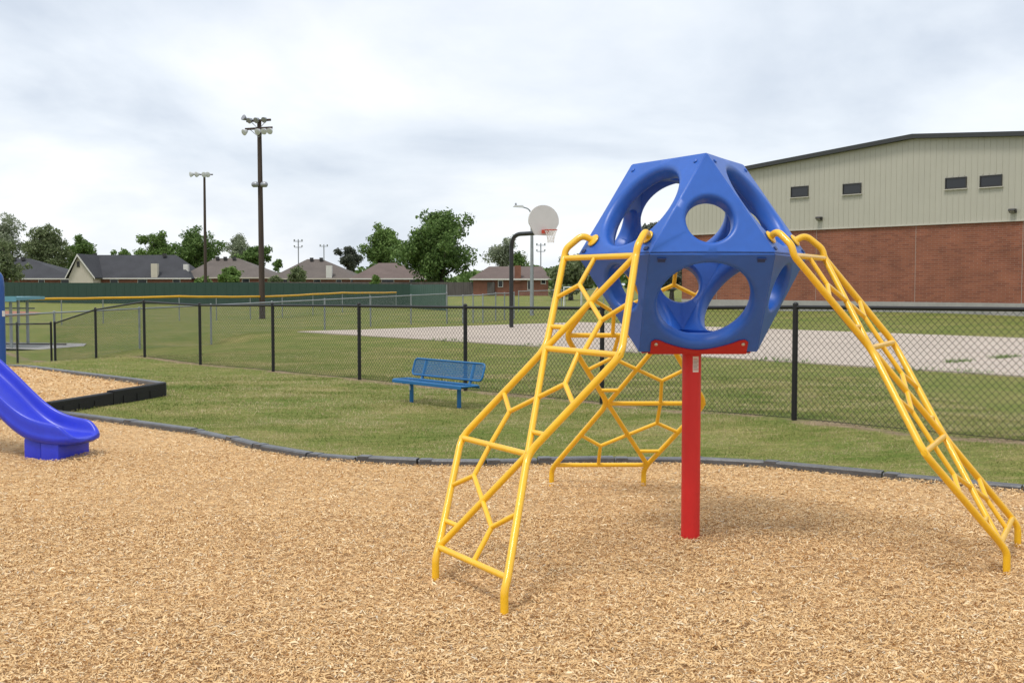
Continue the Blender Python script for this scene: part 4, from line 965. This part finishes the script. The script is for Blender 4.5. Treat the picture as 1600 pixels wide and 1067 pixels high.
# ------------------------------------------------------------------ trees
def tree(name, label, px, base_d, x0, x1, ytop, ybot, leaf, n, size, lobes=22, trunk_r=.22, lean=0.0, holes=.0, seed=0, group='trees behind the houses', flat=1.0, bushy=False):
    rg = np.random.default_rng(100 + seed); d = base_d
    tp, bt = P(px, ytop, d), P(px, ybot, d); w = (x1 - x0) * d / FPX; h = tp.z - bt.z; g = tz(tp.x, d); cx = P((x0 + x1) / 2, 400, d).x
    t = thing(name, (tp.x, d, g), label, 'shrub' if bushy else 'tree', group)
    cz = (tp.z + bt.z) / 2
    L = []
    mn = min(w, h); zb0 = bt.z + h * .18
    nb = max(5, int(lobes * .32))
    for k in range(nb):
        az_ = 2 * math.pi * (k + rg.uniform(-.35, .35)) / nb; el_ = rg.uniform(.05, 1.0) ** .8 * math.pi / 2 if k else 1.45
        reach = rg.uniform(.74, 1.10)
        tip = np.array([cx + math.cos(az_) * math.cos(el_) * w * .46 * reach + lean * h * .06, d + math.sin(az_) * math.cos(el_) * w * .42 * reach, bt.z + h * (.22 + .70 * math.sin(el_) * reach)])
        org = np.array([cx, d, zb0 + h * .10])
        for f_k in (.38, .68, 1.0):
            rr0 = mn * rg.uniform(.085, .16) * (1.35 - .55 * f_k); q0 = org + (tip - org) * f_k + rg.normal(size=3) * mn * .045
            q0[2] = min(q0[2], tp.z - rr0 * .8); q0[0] = min(max(q0[0], cx - w / 2 + rr0 * .7), cx + w / 2 - rr0 * .7); L.append((*q0, rr0))
    for k in range(int(lobes * .8)):
        v = np.clip(rg.normal(size=3) * .48, -1.05, 1.05); rr0 = mn * rg.uniform(.11, .21)
        L.append((cx + v[0] * w * .36, d + v[1] * w * .33, cz - h * .05 + v[2] * h * .36, rr0))
    L = np.array(L); idx = rg.choice(len(L), n, p=L[:, 3] ** 2 / (L[:, 3] ** 2).sum())
    dirs = rg.normal(size=(n, 3)); dirs /= np.linalg.norm(dirs, axis=1)[:, None]
    rad = L[idx, 3] * (rg.uniform(.15, 1.12, n) ** .5) * (1 + .18 * np.sin(dirs[:, 0] * 7 + idx) * np.sin(dirs[:, 2] * 6 + idx * 2))
    c = L[idx, :3] + dirs * rad[:, None] * np.array([1, .9, .82])
    # clumping: pull leaves towards twig centres
    tw = rg.integers(0, max(40, n // 14), n); tc_ = {}
    jit = rg.normal(size=(max(40, n // 14), 3)) * size * 1.2
    c = c + jit[tw] * .5
    nr = dirs * .6 + rg.normal(size=(n, 3)) * .7; nr /= np.linalg.norm(nr, axis=1)[:, None]
    a = np.cross(nr, rg.normal(size=(n, 3))); a /= np.linalg.norm(a, axis=1)[:, None]; b = np.cross(nr, a)
    s = size * rg.uniform(.55, 1.35, n)[:, None]
    vs = np.stack([c - a * s, c - b * s * .55 + nr * s * .12, c + a * s, c + b * s * .55 + nr * s * .12], 1).reshape(-1, 3) - np.array(t.location)
    o = fast_mesh('crown', vs, np.arange(4 * n).reshape(-1, 4), 'leaf_' + leaf); o.parent = t
    mb = MB(); fork = Vector((tp.x, d, bt.z + h * .12 if not bushy else g + .2)); mb.tube([(tp.x, d, g - .3), (tp.x + .05 * h * lean * .3, d, (g + fork.z) / 2), fork], [trunk_r * 1.3, trunk_r, trunk_r * .8], 8)
    order = rg.permutation(len(L))[:min(len(L), 14)]
    for k in order:
        e_ = Vector(L[k, :3]); m1 = fork.lerp(e_, .5) + Vector((0, 0, -.04 * h)); mb.tube([fork - Z * .1, m1, e_], [trunk_r * .55, trunk_r * .3, trunk_r * .08], 5)
    o = mb.build('trunk', 'bark', None, smooth=60); o.data.transform(Matrix.Translation(-t.location)); o.parent = t
    return t
TR_ = [
 ('maple_tree', 'big broad dark green leafy tree overhanging the wooden fence', 690, 158, 613, 751, 329, 446, 'maple', 15000, .34, 34, .35, .3),
 ('leafy_tree', 'rounded mid green tree standing against the big broad tree', 594, 200, 564, 632, 349, 424, 'bright', 7000, .36, 18, .3, 0),
 ('cedar_tree', 'dark bristly cedar tree rising over the taupe roof', 545, 215, 521, 572, 386, 424, 'cedar', 3200, .34, 14, .2, 0),
 ('pale_tree', 'tall thin pale willowy tree rising behind the charcoal hip roof', 18, 225, -25, 46, 329, 420, 'pale', 4200, .32, 20, .3, .5),
 ('leafy_tree', 'rounded olive green tree beside the thin pale willowy tree', 70, 212, 34, 112, 350, 434, 'olive', 7500, .36, 18, .3, .2),
 ('leafy_tree', 'dark low tree between the olive tree and the cream gable', 112, 230, 86, 160, 368, 428, 'maple', 5000, .36, 14, .3, .2),
 ('dark_tree', 'dark drooping tree half covering the charcoal hip roof behind the green fence', 8, 150, -45, 44, 368, 446, 'olive', 7000, .30, 16, .3, 0),
 ('leafy_tree', 'small bright tree peeking over the middle of the long charcoal roof', 192, 240, 172, 214, 386, 420, 'bright', 2200, .36, 9, .2, 0),
 ('leafy_tree', 'bright green spreading tree behind the cream chimney', 246, 225, 213, 282, 362, 425, 'bright', 6000, .36, 16, .3, -.2),
 ('leafy_tree', 'tall dark green tree behind the shorter light pole', 303, 222, 268, 346, 352, 425, 'maple', 7500, .36, 20, .3, -.3),
 ('pale_tree', 'pale windblown tree between the two wooden light poles', 374, 245, 346, 402, 365, 420, 'pale', 4200, .34, 16, .3, -.4),
 ('leafy_tree', 'low round dark green tree beside the tall light pole', 390, 225, 362, 428, 384, 424, 'maple', 4500, .36, 14, .25, 0),
 ('leafy_tree', 'tiny dark round tree between the tall light pole and the thin utility mast', 434, 260, 425, 446, 405, 424, 'maple', 900, .36, 7, .15, 0),
 ('pale_tree', 'airy pale tree behind the basketball pole', 792, 190, 756, 824, 366, 424, 'pale', 2800, .30, 18, .25, .4),
 ('leafy_tree', 'dark tree behind the roof of the brick chimney house', 812, 188, 795, 824, 394, 424, 'maple', 1500, .32, 9, .2, 0),
 ('leafy_tree', 'mid green tree half hidden by the yellow ladder and the dome', 892, 118, 848, 945, 395, 462, 'olive', 6500, .26, 18, .25, .2),
 ('leafy_tree', 'dark tree glimpsed through the holes of the dome', 1012, 122, 962, 1066, 346, 462, 'cedar', 7500, .28, 22, .28, 0),
 ('leafy_tree', 'dark low tree beside the corner of the gymnasium', 1050, 108, 1020, 1084, 405, 462, 'cedar', 4500, .26, 14, .25, 0),
]
for i, a in enumerate(TR_):
    nm, lab, px, d, x0, x1, yt, yb, lf, n, sz, lb, tr, ln = a
    tree(nm, lab, px, d, x0, x1, yt, yb, lf, int(n * 1.9), sz * .66, int(lb * 1.6), tr, ln, seed=i)
SH_ = [('bright green round shrub in front of the wide brown roof', 360, 170, 332, 387, 418, 446, 'bright', 3200), ('feathery olive shrub in front of the white chimney house', 465, 172, 448, 484, 419, 446, 'olive', 2200),
       ('dull olive shrub between the tall light pole and the feathery shrub', 431, 174, 418, 444, 432, 446, 'olive', 1300), ('narrow bright shrub poking over the wooden fence', 586, 148, 580, 593, 432, 448, 'bright', 700), ('low bright shrub at the foot of the shorter light pole', 315, 171, 303, 330, 434, 446, 'bright', 1200)]
for i, (lab, px, d, x0, x1, yt, yb, lf, n) in enumerate(SH_):
    tree('shrub', lab, px, d, x0, x1, yt, yb, lf, n, .26, 12, .06, 0, seed=60 + i, group='shrubs along the wooden fence', bushy=True)
# far hedge mass closing the horizon
rg = np.random.default_rng(3); n = 16000; xs = rg.uniform(-330, 330, n); dd_ = rg.uniform(420, 450, n); hz = 7 + 3.5 * np.sin(xs * .05) * np.sin(xs * .017 + 1) + 1.5 * np.sin(xs * .31)
c = np.stack([xs, dd_, hz * rg.uniform(0, 1, n) ** .7], -1); nr = rg.normal(size=(n, 3)); nr /= np.linalg.norm(nr, axis=1)[:, None]; a = np.cross(nr, rg.normal(size=(n, 3))); a /= np.linalg.norm(a, axis=1)[:, None]; b = np.cross(nr, a); s = rg.uniform(.7, 1.4, n)[:, None]
fw = fast_mesh('distant_treeline', np.stack([c - a * s, c - b * s, c + a * s, c + b * s], 1).reshape(-1, 3), np.arange(4 * n).reshape(-1, 4), 'leaf_maple', 'stuff'); tag(fw, 'low far-off line of dark trees along the horizon', 'treeline')
print('tris', sum(len(p.vertices) - 2 for me in bpy.data.meshes for p in me.polygons) if len(bpy.data.meshes) < 0 else sum(len(me.loops) - 2 * len(me.polygons) for me in bpy.data.meshes))
